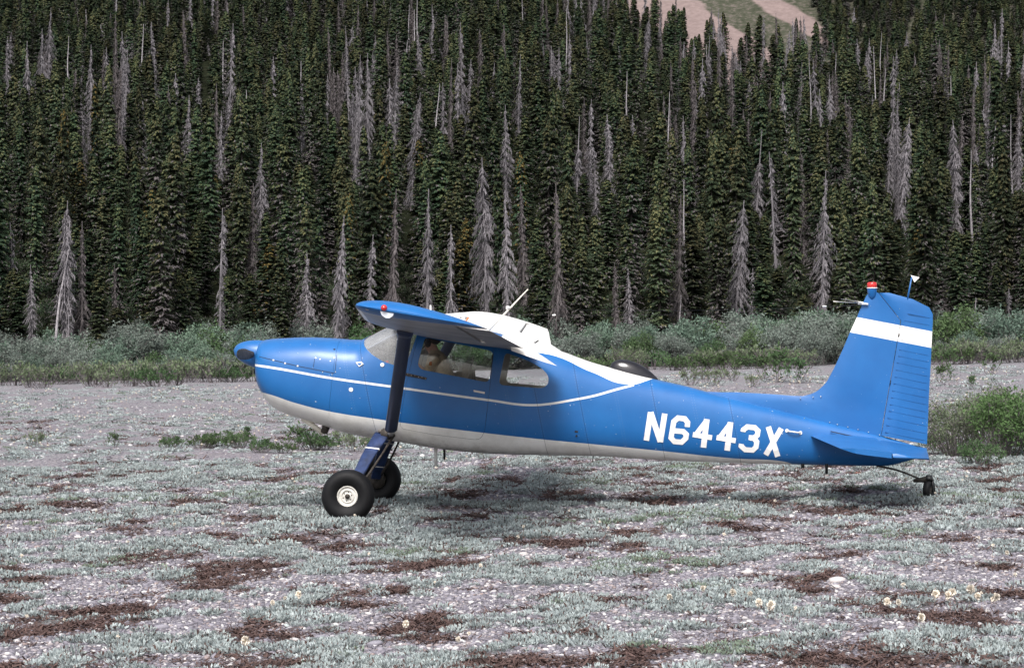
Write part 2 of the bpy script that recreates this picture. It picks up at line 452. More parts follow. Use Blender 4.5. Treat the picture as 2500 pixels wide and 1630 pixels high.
XR, ZR = (X0 - .3, X1 + .3), (0.0, 2.6)
def lerp_pts(pxs):
    return [(q.x, q.z) for q in (Q(u, v) for u, v in pxs)]
low = lerp_pts([(637, 957), (646, 959), (720, 983), (799, 1003), (917, 1022), (972, 1030), (1172, 1055), (1320, 1071.5), (1449, 1084), (1612, 1100), (1785, 1118), (1918, 1127)])
low = [(low[0][0] - .3, low[0][1])] + low + [(low[-1][0] + .15, low[-1][1] - .06), (X1 + .2, .35)]
stripe = lerp_pts([(636, 893), (814, 923.5), (953, 943), (1191, 976), (1301, 988.5), (1333, 986.5), (1398, 976), (1449, 966), (1506, 950), (1544, 940)])
_e = stripe[-1]; stripe = [(X0 - .25, stripe[0][1] + .03)] + stripe + [(_e[0] + .25, _e[1] + .07), (X1 + .2, _e[1] + .1)]
roof = lerp_pts([(1236, 840), (1268, 849), (1300, 858), (1323, 862), (1353, 868), (1447, 909), (1544, 938)])
roof = [(X0 - .25, 2.55), (roof[0][0] - .12, 2.5), (roof[0][0] - .06, roof[0][1] + .02)] + roof + [(L(1580, 930).x, L(1580, 928).z), (L(1622, 925).x, L(1622, 915).z), (X1 + .2, 2.5)]
def fuselage_paint():
    m, nt, p, tc, X, Y, Z = paint_base('fuselage_paint')
    zl = float_curve(nt, X, low, XR, ZR); zs = float_curve(nt, X, stripe, XR, ZR); zr = float_curve(nt, X, roof, XR, ZR)
    w1 = math_node(nt, 'LESS_THAN', Z, zl)
    d = math_node(nt, 'ABSOLUTE', math_node(nt, 'SUBTRACT', Z, zs))
    w2 = math_node(nt, 'MULTIPLY', math_node(nt, 'LESS_THAN', d, 0.0125), math_node(nt, 'LESS_THAN', X, _e[0] + .02))
    w3 = math_node(nt, 'GREATER_THAN', Z, zr)
    white = math_node(nt, 'MAXIMUM', w1, math_node(nt, 'MAXIMUM', w2, w3))
    # panel joints: thin lines square to the fuselage axis, and lap joints along it
    K = math_node(nt, 'ADD', X, math_node(nt, 'MULTIPLY', Z, 0.19)); dark = None
    for (u, v) in SEAMS:
        q = Q(u, v); c = q.x + .19 * q.z
        e = math_node(nt, 'LESS_THAN', math_node(nt, 'ABSOLUTE', math_node(nt, 'SUBTRACT', K, c)), 0.0022)
        dark = e if dark is None else math_node(nt, 'MAXIMUM', dark, e)
    dark = math_node(nt, 'MULTIPLY', dark, 0.7)
    riv = None
    dots = math_node(nt, 'GREATER_THAN', math_node(nt, 'SINE', math_node(nt, 'MULTIPLY', Z, 2 * math.pi / .028)), 0.55)
    for (u, v) in SEAMS + RIVETS:
        q = Q(u, v); c = q.x + .19 * q.z
        e = math_node(nt, 'LESS_THAN', math_node(nt, 'ABSOLUTE', math_node(nt, 'SUBTRACT', math_node(nt, 'ABSOLUTE', math_node(nt, 'SUBTRACT', K, c)), .014)), 0.0035)
        riv = e if riv is None else math_node(nt, 'MAXIMUM', riv, e)
    riv = math_node(nt, 'MULTIPLY', math_node(nt, 'MULTIPLY', riv, dots), 0.13)
    dirt = math_node(nt, 'MULTIPLY', math_node(nt, 'SUBTRACT', math_node(nt, 'ADD', zl, -0.09), Z), 3.0, clamp=True)
    paint_finish(nt, p, tc, white, dark, dirt, riv=riv)
    return m
RIVETS = [(860, 980), (1250, 1030), (1520, 1050), (1710, 1070), (1900, 1090)]
SEAMS = [(905, 1000), (1322, 1040), (1424, 1020), (1612, 1060), (1800, 1080)]
M_fus = fuselage_paint()
M_in = simple_mat('cabin_lining', (0.46, 0.44, 0.40), 0.8, var=.25)
M_white = None
def flat_paint(name, white_expr=None, coat=.55, rough=.40):
    m, nt, p, tc, X, Y, Z = paint_base(name)
    if white_expr is None: w = 0.0
    else: w = white_expr(nt, X, Y, Z)
    paint_finish(nt, p, tc, w, coat=coat, rough=rough)
    return m
M_blue = flat_paint('blue_paint')
M_white = flat_paint('white_paint', lambda nt, X, Y, Z: 1.0, coat=0.0, rough=.5)
M_wing = flat_paint('wing_paint', lambda nt, X, Y, Z: math_node(nt, 'LESS_THAN', math_node(nt, 'ABSOLUTE', math_node(nt, 'SUBTRACT', Y, .06)), 5.2), coat=.05, rough=.45)
M_alu = simple_mat('bare_aluminium', (0.55, 0.54, 0.53), 0.34, 0.85, var=.18, scale=5)
M_black = simple_mat('black_rubber', (0.007, 0.007, 0.008), 0.62, var=.3, scale=30, spec=.25, bump=.15)
M_under = simple_mat('wing_underside', (0.30, 0.285, 0.27), 0.42, 0.6, var=.35, scale=3)
M_dark = simple_mat('dark_metal', (0.02, 0.02, 0.021), 0.5, 0.3, var=.4, scale=25)
M_grime = simple_mat('muddy_steel', (0.05, 0.042, 0.036), 0.7, 0.2, var=.6, scale=18, bump=.3)
M_rim = simple_mat('rim_paint', (0.62, 0.60, 0.55), 0.5, var=.22, scale=14)
M_gap = simple_mat('dark_seam_gap', (0.02, 0.022, 0.03), 0.8)  # dark joint lines, also used on the door seals
M_let = simple_mat('registration_white', (0.80, 0.79, 0.77), 0.45, var=.05, scale=12)
M_ivory = simple_mat('ivory_plastic', (0.74, 0.70, 0.60), 0.45)
M_red = simple_mat('red_lens', (0.55, 0.02, 0.018), 0.18, spec=.8)
M_orange = simple_mat('orange_plastic', (0.60, 0.18, 0.07), 0.5)
M_clear = simple_mat('frosted_lens', (0.62, 0.66, 0.72), 0.2, spec=.8)
M_seat = simple_mat('seat_cloth', (0.16, 0.14, 0.12), 0.9, var=.3, scale=20)
M_blackgloss = simple_mat('black_gloss', (0.012, 0.011, 0.014), 0.16, var=.5, scale=9, spec=.6)
def glass_mat(name, tint, haze):
    m, nt, p, out = new_mat(name)
    tr = N(nt, 'ShaderNodeBsdfTransparent'); tr.inputs[0].default_value = tint
    gl = N(nt, 'ShaderNodeBsdfGlossy'); gl.inputs['Roughness'].default_value = .04; gl.inputs[0].default_value = (.9, .92, .95, 1)
    fr = N(nt, 'ShaderNodeFresnel'); fr.inputs['IOR'].default_value = 1.45
    mx = N(nt, 'ShaderNodeMixShader'); nt.links.new(fr.outputs[0], mx.inputs[0]); nt.links.new(tr.outputs[0], mx.inputs[1]); nt.links.new(gl.outputs[0], mx.inputs[2])
    df = N(nt, 'ShaderNodeBsdfDiffuse'); df.inputs[0].default_value = (.75, .75, .74, 1)
    sc = ramp(nt, noise(nt, obj_coord(nt), 2.5, 2, .5), [(.3, (haze * .5,) * 3 + (1,)), (.75, (haze * 1.5,) * 3 + (1,))])
    m2 = N(nt, 'ShaderNodeMixShader'); nt.links.new(sc, m2.inputs[0]); nt.links.new(mx.outputs[0], m2.inputs[1]); nt.links.new(df.outputs[0], m2.inputs[2])
    nt.links.new(m2.outputs[0], out.inputs[0])
    return m
M_glass = glass_mat('acrylic_window', (.97, .98, .98, 1), .018)
M_wind = glass_mat('acrylic_windshield', (.93, .94, .95, 1), .13)  # diffuse white haze: cloudy acrylic plus a milky reflection put into the colour

# ---- openings, as seen on the side
P_cowl = side_poly([(826.5, 780), (793.5, 1075), (560, 1075), (560, 780)])
P_shield = side_poly([(880.5, 828.5), (884, 842), (892, 852), (908, 866), (934, 882), (961, 890.5), (990, 893), (1006, 851), (1024, 795), (1010, 760), (955, 780), (905, 805)])
P_door = side_poly([(1024, 812), (1206, 846), (1201, 905), (1184, 1050), (1174, 1071), (1158, 1073.5), (1056, 1061), (974, 1046), (991, 940), (1010, 858)], [.02, .03, .0, .06, .05, .02, .01, .06, 0, 0])
P_dwin = side_poly([(1037, 823), (1206, 857.5), (1195, 934), (1017, 899.5)], [.04, .07, .07, .09])
P_rwin = side_poly([(1233, 860), (1290, 880), (1322, 899), (1339, 917), (1338, 938), (1324, 948), (1217, 939)], [.05, .1, .05, .08, .05, .06, .06])

V, Fc, MI = shell(0.0, 0.018)
def shell_obj(name): return mk(name, V, Fc, [M_fus, M_in], None, True, MI)
def pane(name, poly, y0, y1, mat, parent):
    Vt, Ft, _ = shell(0.006, 0.011)
    o = mk(name, Vt, Ft, mat); c = prism(poly, y0, y1); boolean(o, c, 'INTERSECT'); drop(c); finish(o, 25); o.parent = parent; return o

cowling = shell_obj('cowling'); c = prism(inset(P_cowl, .0025), -2, 2); boolean(cowling, c, 'INTERSECT'); drop(c); finish(cowling); cowling.parent = plane
fus = shell_obj('fuselage')
for poly, y0, y1 in ((P_cowl, -2, 2), (P_shield, -2, 2), (P_door, -2, -.3), (P_door, .3, 2), (P_rwin, -2, 2)):
    c = prism(poly, y0, y1); boolean(fus, c, 'DIFFERENCE'); drop(c)
finish(fus); fus.parent = plane
doors = []
for y0, y1 in ((-2, -.3), (.3, 2)):
    d = shell_obj('door'); c = prism(inset(P_door, .0035), y0, y1); boolean(d, c, 'INTERSECT'); drop(c)
    c = prism(P_dwin, y0, y1); boolean(d, c, 'DIFFERENCE'); drop(c); finish(d); d.parent = plane; doors.append(d)
    pane('window_pane', inset(P_dwin, -.02), y0, y1, M_glass, d)
    pane('rear_window', inset(P_rwin, -.02), y0, y1, M_glass, plane)
pane('windshield', inset(P_shield, -.006), -2, 2, M_wind, plane)
# dark strips behind the door joints (the rubber door seal)
for s in (-1, 1):
    seal = inset(P_door, -.012); sin_ = inset(P_door, .014); n = len(seal); VV = []
    for p, q in zip(seal, sin_):
        for r in (p, q): VV.append((r[0], s * -1 * side_y(r[0], r[1], -.009) , r[1]))
    mk('door_seal', VV, [(2 * i, 2 * i + 1, (2 * i + 3) % (2 * n), (2 * i + 2) % (2 * n)) for i in range(n)], M_gap, plane)

# ---- small fittings on the skin
def decal(name, pxs, mat, parent, off=.004, thick=.004):
    pts = [Q(u, v) for u, v in pxs]; n = len(pts)
    A = [p + Vector((0, -off, 0)) for p in pts]; B = [p + Vector((0, thick, 0)) for p in pts]
    return mk(name, A + B, [tuple(range(n))[::-1], tuple(range(n, 2 * n))] + [(i, (i + 1) % n, (i + 1) % n + n, i + n) for i in range(n)], mat, parent, False)
def disc_px(cu, cv, r, k=14): return [(cu + r * math.cos(2 * math.pi * i / k), cv + r * math.sin(2 * math.pi * i / k)) for i in range(k)]
z2 = lambda x, y: (850 + x / 3.103, 680 + y / 3.103)
z1 = lambda x, y: (540 + x / 2.5875, 680 + y / 2.5875)
z3 = lambda x, y: (1300 + x / 3.4, 800 + y / 3.4)
z4 = lambda x, y: (1900 + x / 2.424, 640 + y / 2.424)
h = decal('door_hinge', [z2(436, 712), z2(595, 748), z2(592, 766), z2(434, 735)], M_grime, doors[0], .007)
for i in range(6): decal('hinge_screw', disc_px(*z2(452 + 27 * i, 722 + 6.3 * i + (4 if i % 2 else -2)), .8, 6), M_alu, doors[0], .010)
decal('door_handle', [z2(950, 842), z2(1036, 858), z2(1034, 872), z2(952, 856)], M_alu, doors[0], .012)
decal('fuel_drain_cap', disc_px(*z1(820, 700), 5.2), M_let, fus, .004)
decal('cowl_vent_scoop', [z1(850, 528), z1(885, 522), z1(900, 538), z1(872, 556)], M_let, fus, .012)
decal('vent_scoop_mouth', [z1(860, 534), z1(880, 530), z1(888, 538), z1(872, 549)], M_blue, fus, .015)
decal('antenna_button', disc_px(*z1(1018, 543), 5, 10), M_let, fus, .010)
for (a, b) in ((330, 514), (404, 534), (483, 551)): decal('cowl_fastener', disc_px(*z1(a, b), 2.3, 8), M_alu, cowling, .004)
for (a, b) in ((597, 500), (625, 508), (690, 520), (715, 497), (722, 588), (700, 605), (640, 590)): decal('cowl_fastener', disc_px(*z1(a, b), 1.3, 7), M_alu, cowling, .004)
# cowl access door and its hinge line
def strip(name, pxs, wpx, mat, parent, off=.0025, sub=4):
    P2 = []
    for i in range(len(pxs) - 1):
        for k in range(sub): P2.append(Vector(pxs[i]) * (1 - k / sub) + Vector(pxs[i + 1]) * (k / sub))
    P2.append(Vector(pxs[-1])); A = []
    for i, p in enumerate(P2):
        d = (P2[min(i + 1, len(P2) - 1)] - P2[max(i - 1, 0)]).normalized(); nrm = Vector((-d.y, d.x)) * wpx / 2
        A += [Q(*(p + nrm), off) , Q(*(p - nrm), off)]
    return mk(name, A, [(2 * i, 2 * i + 1, 2 * i + 3, 2 * i + 2) for i in range(len(P2) - 1)], mat, parent)
strip('cowl_seam', [z1(240, 492), z1(330, 514), z1(480, 551), z1(715, 597)], 1.3, M_gap, cowling)
strip('cowl_seam', [z1(590, 505), z1(582, 560)], 1.0, M_gap, cowling)
strip('cowl_seam', [z1(730, 480), z1(718, 596)], 1.0, M_gap, cowling)
# registration: drawn with strokes of one width on the skin of the tail cone
def stroke(pts, w, off, parent, closed=False):
    P2 = [Vector(p) for p in pts]; n = len(P2); Lf, Rt = [], []
    for i in range(n):
        d1 = (P2[i] - P2[i - 1]).normalized() if i else (P2[1] - P2[0]).normalized()
        d2 = (P2[i + 1] - P2[i]).normalized() if i < n - 1 else d1
        n1, n2 = Vector((-d1.y, d1.x)), Vector((-d2.y, d2.x)); m = (n1 + n2).normalized(); k = w / 2 / max(.5, m.dot(n1))
        Lf.append(P2[i] + m * k); Rt.append(P2[i] - m * k)
    return Lf, Rt
def letter(name, strokes, label=None):
    VV, FF = [], []
    for si, (pts, w) in enumerate(strokes):
        Lf, Rt = stroke(pts, w, 0, None)
        for i in range(len(Lf) - 1):
            for k in range(5):
                b = len(VV)
                for (t, e) in ((k / 5, 0), (k / 5, 1), ((k + 1) / 5, 1), ((k + 1) / 5, 0)):
                    q = (Lf[i] * (1 - t) + Lf[i + 1] * t) if e == 0 else (Rt[i] * (1 - t) + Rt[i + 1] * t)
                    VV.append(Q(*z3(q.x, q.y), .004 + .0006 * si))
                FF.append((b, b + 1, b + 2, b + 3))
    return mk(name, VV, FF, M_let, fus)
four = lambda dx, dy: [([(1447 + dx, 757 + dy), (1419 + dx, 993 + dy)], 47), ([(1444 + dx, 771 + dy), (1350 + dx, 893 + dy)], 40), ([(1331 + dx, 884 + dy), (1490 + dx, 911 + dy)], 42)]
letter('registration_letter', [([(981, 699), (945, 935)], 46), ([(981, 700), (1062, 945)], 47), ([(1098, 711), (1061, 948)], 46)])
letter('registration_letter', [([(1285, 822), (1288, 784), (1264, 754), (1208, 747), (1173, 777), (1150, 912), (1178, 943), (1238, 948), (1272, 916), (1277, 884), (1252, 860), (1166, 852)], 43)])
letter('registration_letter', four(0, 0)); letter('registration_letter', four(197, 25))
letter('registration_letter', [([(1747, 862), (1750, 846), (1783, 821), (1845, 827), (1872, 853), (1867, 890), (1838, 913), (1795, 909)], 42), ([(1805, 913), (1838, 915), (1862, 945), (1856, 988), (1828, 1014), (1766, 1010), (1732, 980), (1735, 962)], 42)])
letter('registration_letter', [([(1958, 820), (2036, 1068)], 45), ([(2066, 834), (1936, 1054)], 45)])
# grab handle behind the registration
hp = [Q(*z3(x, y), .003) for x, y in ((2115, 850), (2125, 856), (2150, 860), (2190, 866), (2212, 868), (2224, 872))]
for i, o_ in enumerate((.0, .03, .035, .035, .03, 0)): hp[i].y -= o_
mk('grab_handle', *tube(hp, .009, 8), M_let, fus)
for a in ((2112, 852), (2224, 870)): decal('handle_foot', disc_px(*z3(*a), 4.5, 8), M_let, fus, .008)
strip('access_plate', [z3(350, 860), z3(378, 862)], 4, M_grime, fus); decal('belly_fitting', disc_px(*z3(365, 895), 2.6, 8), M_grime, fus, .006)

# ---- nose: spinner, blades
ax = Vector((math.cos(R(10)), 0, -math.sin(R(10)))); sc_ = L(640, 866); tipd = (L(570.5, 854) - sc_).length
up = Vector((math.sin(R(10)), 0, math.cos(R(10)))); secs = []
for i in range(15):
    t = i / 14; r = .162 * math.sqrt(max(0, 1 - (1 - t) ** 1.75)) if i else .004
    ctr = sc_ - ax * tipd * (1 - t)
    secs.append([ctr + Vector((0, 1, 0)) * (r * math.cos(2 * math.pi * k / 36)) + up * (r * math.sin(2 * math.pi * k / 36)) for k in range(36)])
secs.append([sc_ + ax * .03 + Vector((0, 1, 0)) * (.16 * math.cos(2 * math.pi * k / 36)) + up * (.16 * math.sin(2 * math.pi * k / 36)) for k in range(36)])
spin = mk('spinner', *loft(secs), M_blue, plane)
hub = sc_ - ax * .085
for s in (-1, 1):
    S = []
    for r, ch, th, pit in ((.09, .05, .05, 60), (.16, .06, .05, 55), (.26, .10, .03, 42), (.45, .125, .018, 30), (.7, .125, .013, 22), (.9, .105, .009, 18), (1.0, .07, .006, 16), (1.03, .02, .004, 16)):
        ctr = hub + Vector((0, s * r, 0)); e = (ax * math.sin(R(pit)) + up * s * math.cos(R(pit))); nn = (ax * math.cos(R(pit)) - up * s * math.sin(R(pit)))
        S.append([ctr + e * (ch / 2 * math.cos(2 * math.pi * k / 12)) + nn * (th / 2 * math.sin(2 * math.pi * k / 12)) for k in range(12)])
    mk('propeller_blade', *loft(S), M_grime, plane)
for s in (-1, 1):
    mk('blade_collar', *lathe([(.001, s * .10), (.05, s * .10), (.048, s * .136), (.04, s * .139), (.001, s * .14)], 20, 'y', hub), M_grime, spin)
# cowl intakes on the nose face and exhaust, cowl flap below
for s in (-1, 1):
    c0 = L(632.5, 905); 
    S = [[(c0.x + dx, s * (.15 + .07 * m_ * math.cos(a)), c0.z + .035 * m_ * math.sin(a)) for a in np.linspace(0, 2 * math.pi, 17)[:-1]] for dx, m_ in ((-.012, 1), (-.02, .95), (.02, .8))]
    mk('air_intake', *loft(S), M_dark, cowling)
e0, e1 = L(738, 1021, -.12), L(789, 1057, -.14)
mk('exhaust_stack', *tube([e0, e0.lerp(e1, .5) + Vector((0, 0, .005)), e1], [.028, .028, .03], 12), M_ivory, plane)
g0 = L(795, 1035, -.16); mk('exhaust_outlet', *tube([g0 + Vector((0, 0, .05)), g0 + Vector((.005, 0, -.03)), g0 + Vector((-.02, 0, -.10))], [.05, .045, .04], 12), M_grime, plane)
mk('cowl_flap', *box(g0.x - .02, g0.x + .10, -.20, .20, g0.z - .035, g0.z - .02), M_grime, plane)
for (u, v0, v1, w, m_) in ((1064, 1089, 1137, 8, M_let), (1085, 1093, 1121, 6, M_dark), (1449, 1110, 1127, 3, M_dark), (1960, 1131, 1142, 9, M_dark), (2018, 1132, 1156, 7, M_dark)):
    a, b = L(u, v0, -.05), L(u + (0 if w > 4 else -2), v1, -.05); hw = w / 2 / 217
    S = [[(p.x + hw * k_ * math.cos(t), p.y + .012 * math.sin(t), p.z) for t in np.linspace(0, 2 * math.pi, 11)[:-1]] for p, k_ in ((a + Vector((0, 0, .03)), 1.1), (b, .9))]
    mk('blade_antenna' if m_ is M_let else 'belly_drain', *loft(S), m_, plane)

# ---- wing
def airfoil(n=22):
    t = (1 - np.cos(np.linspace(0, math.pi, n))) / 2
    yt = .6 * (.2969 * np.sqrt(t) - .126 * t - .3516 * t ** 2 + .2843 * t ** 3 - .1036 * t ** 4)
    m_, p_ = .02, .4; yc = np.where(t < p_, m_ / p_ ** 2 * (2 * p_ * t - t * t), m_ / (1 - p_) ** 2 * (1 - 2 * p_ + 2 * p_ * t - t * t))
    return t, yc + yt, yc - yt
def wing_at(y):
    a = abs(y)
    c = float(np.interp(a, [0, 2.65, 5.25], [1.64, 1.64, 1.16])); xl = float(np.interp(a, [0, 2.65, 5.25], [-1.31, -1.31, -1.02]))
    zl = 2.097 + .0302 * a; inc = R(float(np.interp(a, [0, 2.65, 5.25], [11.2, 11.2, 9.8])))
    return c, xl, zl, inc
AF = airfoil()
def wing_pt(y, xc, zc):
    c, xl, zl, i = wing_at(y)
    return (xl + c * (xc * math.cos(i) + zc * math.sin(i)), y, zl + c * (zc * math.cos(i) - xc * math.sin(i)))
def wing_sec(y, cut=1.0, kc=1.0, kt=1.0):
    t, yu, yl = AF; s = []
    for X_, Z_ in [(a, b) for a, b in zip(t[::-1], yu[::-1])] + [(a, b) for a, b in zip(t[1:], yl[1:])]:
        if X_ > cut:
            Z_ = float(np.interp(cut, t, yu if Z_ >= float(np.interp(X_, t, (yu + yl) / 2)) else yl)); X_ = cut
        X_ = .42 + (X_ - .42) * kc; s.append(wing_pt(y, X_, Z_ * kt))
    return s
HY = .60
st = [(5.47, 1, .70, .10), (5.455, 1, .80, .35), (5.42, 1, .88, .58), (5.36, 1, .94, .80), (5.26, 1, .985, .95), (5.12, 1, 1, 1), (5.0, 1, 1, 1), (4.97, .74, 1, 1), (3.8, .74, 1, 1), (2.72, .74, 1, 1), (2.69, 1, 1, 1), (2.64, 1, 1, 1), (2.61, .90, 1, 1), (1.6, .90, 1, 1), (HY + .01, .90, 1, 1), (HY, 1, 1, 1), (.3, 1, 1, 1)]
secs = [wing_sec(-y, c_, k_, t_) for y, c_, k_, t_ in st] + [wing_sec(y, c_, k_, t_) for y, c_, k_, t_ in st[::-1]]
Vw, Fw = loft(secs)
nper = len(secs[0]); mi = []
for f in Fw:
    if len(f) > 4: mi.append(0); continue
    js = [i % nper for i in f]; yy = abs(Vw[f[0]][1])
    mi.append(1 if min(js) >= 24 and yy < 5.2 else 0)
wing = mk('wing', Vw, Fw, [M_wing, M_under], plane, True, mi, 30)
def flap(name, y0, y1, x0, defl, back, mat, rib=0):
    t = np.linspace(0, 1, 12); S = []
    for y in np.linspace(y0, y1, 9):
        c, xl, zl, inc = wing_at(y); ch = (1 - x0) * c
        ztop = lambda q: float(np.interp(x0 + (1 - x0) * q, AF[0], AF[1])) * c; zbot = lambda q: float(np.interp(x0 + (1 - x0) * q, AF[0], AF[2])) * c
        up_ = [(q * ch, ztop(q) * (1 if q > .15 else .55 + 3 * q)) for q in t]; lo_ = [(q * ch, zbot(q) - .001) for q in t]
        s = []
        for a, b in up_[::-1] + lo_[1:]:
            a2, b2 = a * math.cos(R(defl)) + b * math.sin(R(defl)), b * math.cos(R(defl)) - a * math.sin(R(defl))
            xx = x0 * c + back + a2; zz = b2 - (.012 if defl > 4 else 0)
            s.append((xl + xx * math.cos(inc) + zz * math.sin(inc), y, zl + zz * math.cos(inc) - xx * math.sin(inc)))
        S.append(s)
    Vf, Ff = loft(S); n_ = len(S[0])
    mi = [1 if len(f) == 4 and min(i % n_ for i in f) >= 12 else 0 for f in Ff]
    return mk(name, Vf, Ff, [mat, M_under], wing, True, mi, 30)
for s in (-1, 1):
    flap('flap', s * (HY + .02), s * 2.60, .745, 12, .27, M_white)
    flap('aileron', s * 2.74, s * 4.955, .752, 1.0, .006, M_wing)
# tip lights
tl = L(*z2(275, 222), -5.44); lens_c = Vector((tl.x, -5.45, tl.z))
mk('navigation_light', *lathe([(.001, -.045), (.020, -.04), (.028, -.02), (.026, .03), (.001, .035)], 14, 'y', lens_c), M_red, wing)
dd = [z2(245, 245), z2(262, 238), z2(330, 258), z2(350, 262), z2(338, 285), z2(315, 300), z2(285, 298), z2(258, 278)]
pts = [L(u, v, -5.43) for u, v in dd]; n = len(pts)
mk('tip_lens', [p + Vector((0, -.025, 0)) for p in pts] + [p + Vector((0, .12, 0)) for p in pts], [tuple(range(n))[::-1]] + [(i, (i + 1) % n, (i + 1) % n + n, i + n) for i in range(n)], M_clear, wing, False)
p0 = L(*z2(150, 224), -5.40); mk('tip_inspection_plate', *lathe([(.001, -.03), (.02, -.03), (.02, .05), (.001, .05)], 12, 'y', p0), M_alu, wing)
far_l = Vector(wing_pt(5.45, .42, .0)); mk('navigation_light', *lathe([(.001, .05), (.020, .045), (.028, .02), (.026, -.03), (.001, -.035)], 14, 'y', far_l), simple_mat('green_lens', (.02, .3, .08), .2), wing)
# fuel vents and caps on top of the wing
for s in (-1, 1):
    b = Vector(wing_pt(s * 2.1, .34, .075)); mk('fuel_cap', *lathe([(.001, .03), (.045, .03), (.05, .0), (.05, -.02), (.001, -.02)], 16, 'z', b), M_alu, wing)
b0 = Vector(wing_pt(-1.1, .52, .07)); b1 = b0 + Vector((.06, 0, .10)); mk('temperature_probe', *tube([b0 - Vector((.02, 0, .02)), b1], .010, 8), M_orange, wing)
# whip antenna on the roof
w0, w1 = L(1202, 797, -.25), L(1289, 706, -.25); w0 = w0 + (w0 - w1).normalized() * .10
mk('whip_antenna', *tube([w0, w0.lerp(w1, .5), w1], [.013, .010, .006], 8), M_ivory, plane)

# ---- struts
M_navy = simple_mat('strut_navy', (.008, .024, .075), .3, var=.25, scale=4)  # struts and cuffs: darker blue than the other blue parts
def strut(s):
    top = Vector(wing_pt(s * 2.66, .30, -.035)); t2 = L(990, 792, -2.66); top.x = t2.x
    bot = L(952, 1056, -.56); bot.y = s * .50; S = []
    axis = (top - bot).normalized(); fwd = Vector((1, 0, 0)) - axis * axis.x; fwd.normalize(); th = axis.cross(fwd).normalized()
    for t, k in ((0, .55), (.012, .75), (.03, 1), (.5, 1), (.95, 1), (1.0, 1)):
        c0 = bot.lerp(top, t); ring = []
        for i in range(20):
            a = 2 * math.pi * i / 20; cx = math.cos(a); ring.append(c0 + fwd * (.069 * k * cx) + th * (.026 * k * math.sin(a) * (1.0 if cx < 0 else 1 - .55 * cx)))
        S.append(ring)
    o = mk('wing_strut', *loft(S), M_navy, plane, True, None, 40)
    S = []
    for t, k in ((.955, 1.06), (.975, 1.12), (1.0, 1.2)):
        c0 = bot.lerp(top, t) + Vector((0, 0, .004)); S.append([c0 + fwd * (.074 * k * math.cos(a)) + th * (.031 * k * math.sin(a)) for a in np.linspace(0, 2 * math.pi, 21)[:-1]])
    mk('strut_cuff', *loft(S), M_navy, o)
    mk('strut_fitting', *tube([bot + axis * .03, bot - axis * .03, bot - axis * .05 + Vector((0, -s * .12, .02))], [.035, .038, .03], 10), M_alu, o)
for s in (-1, 1): strut(s)

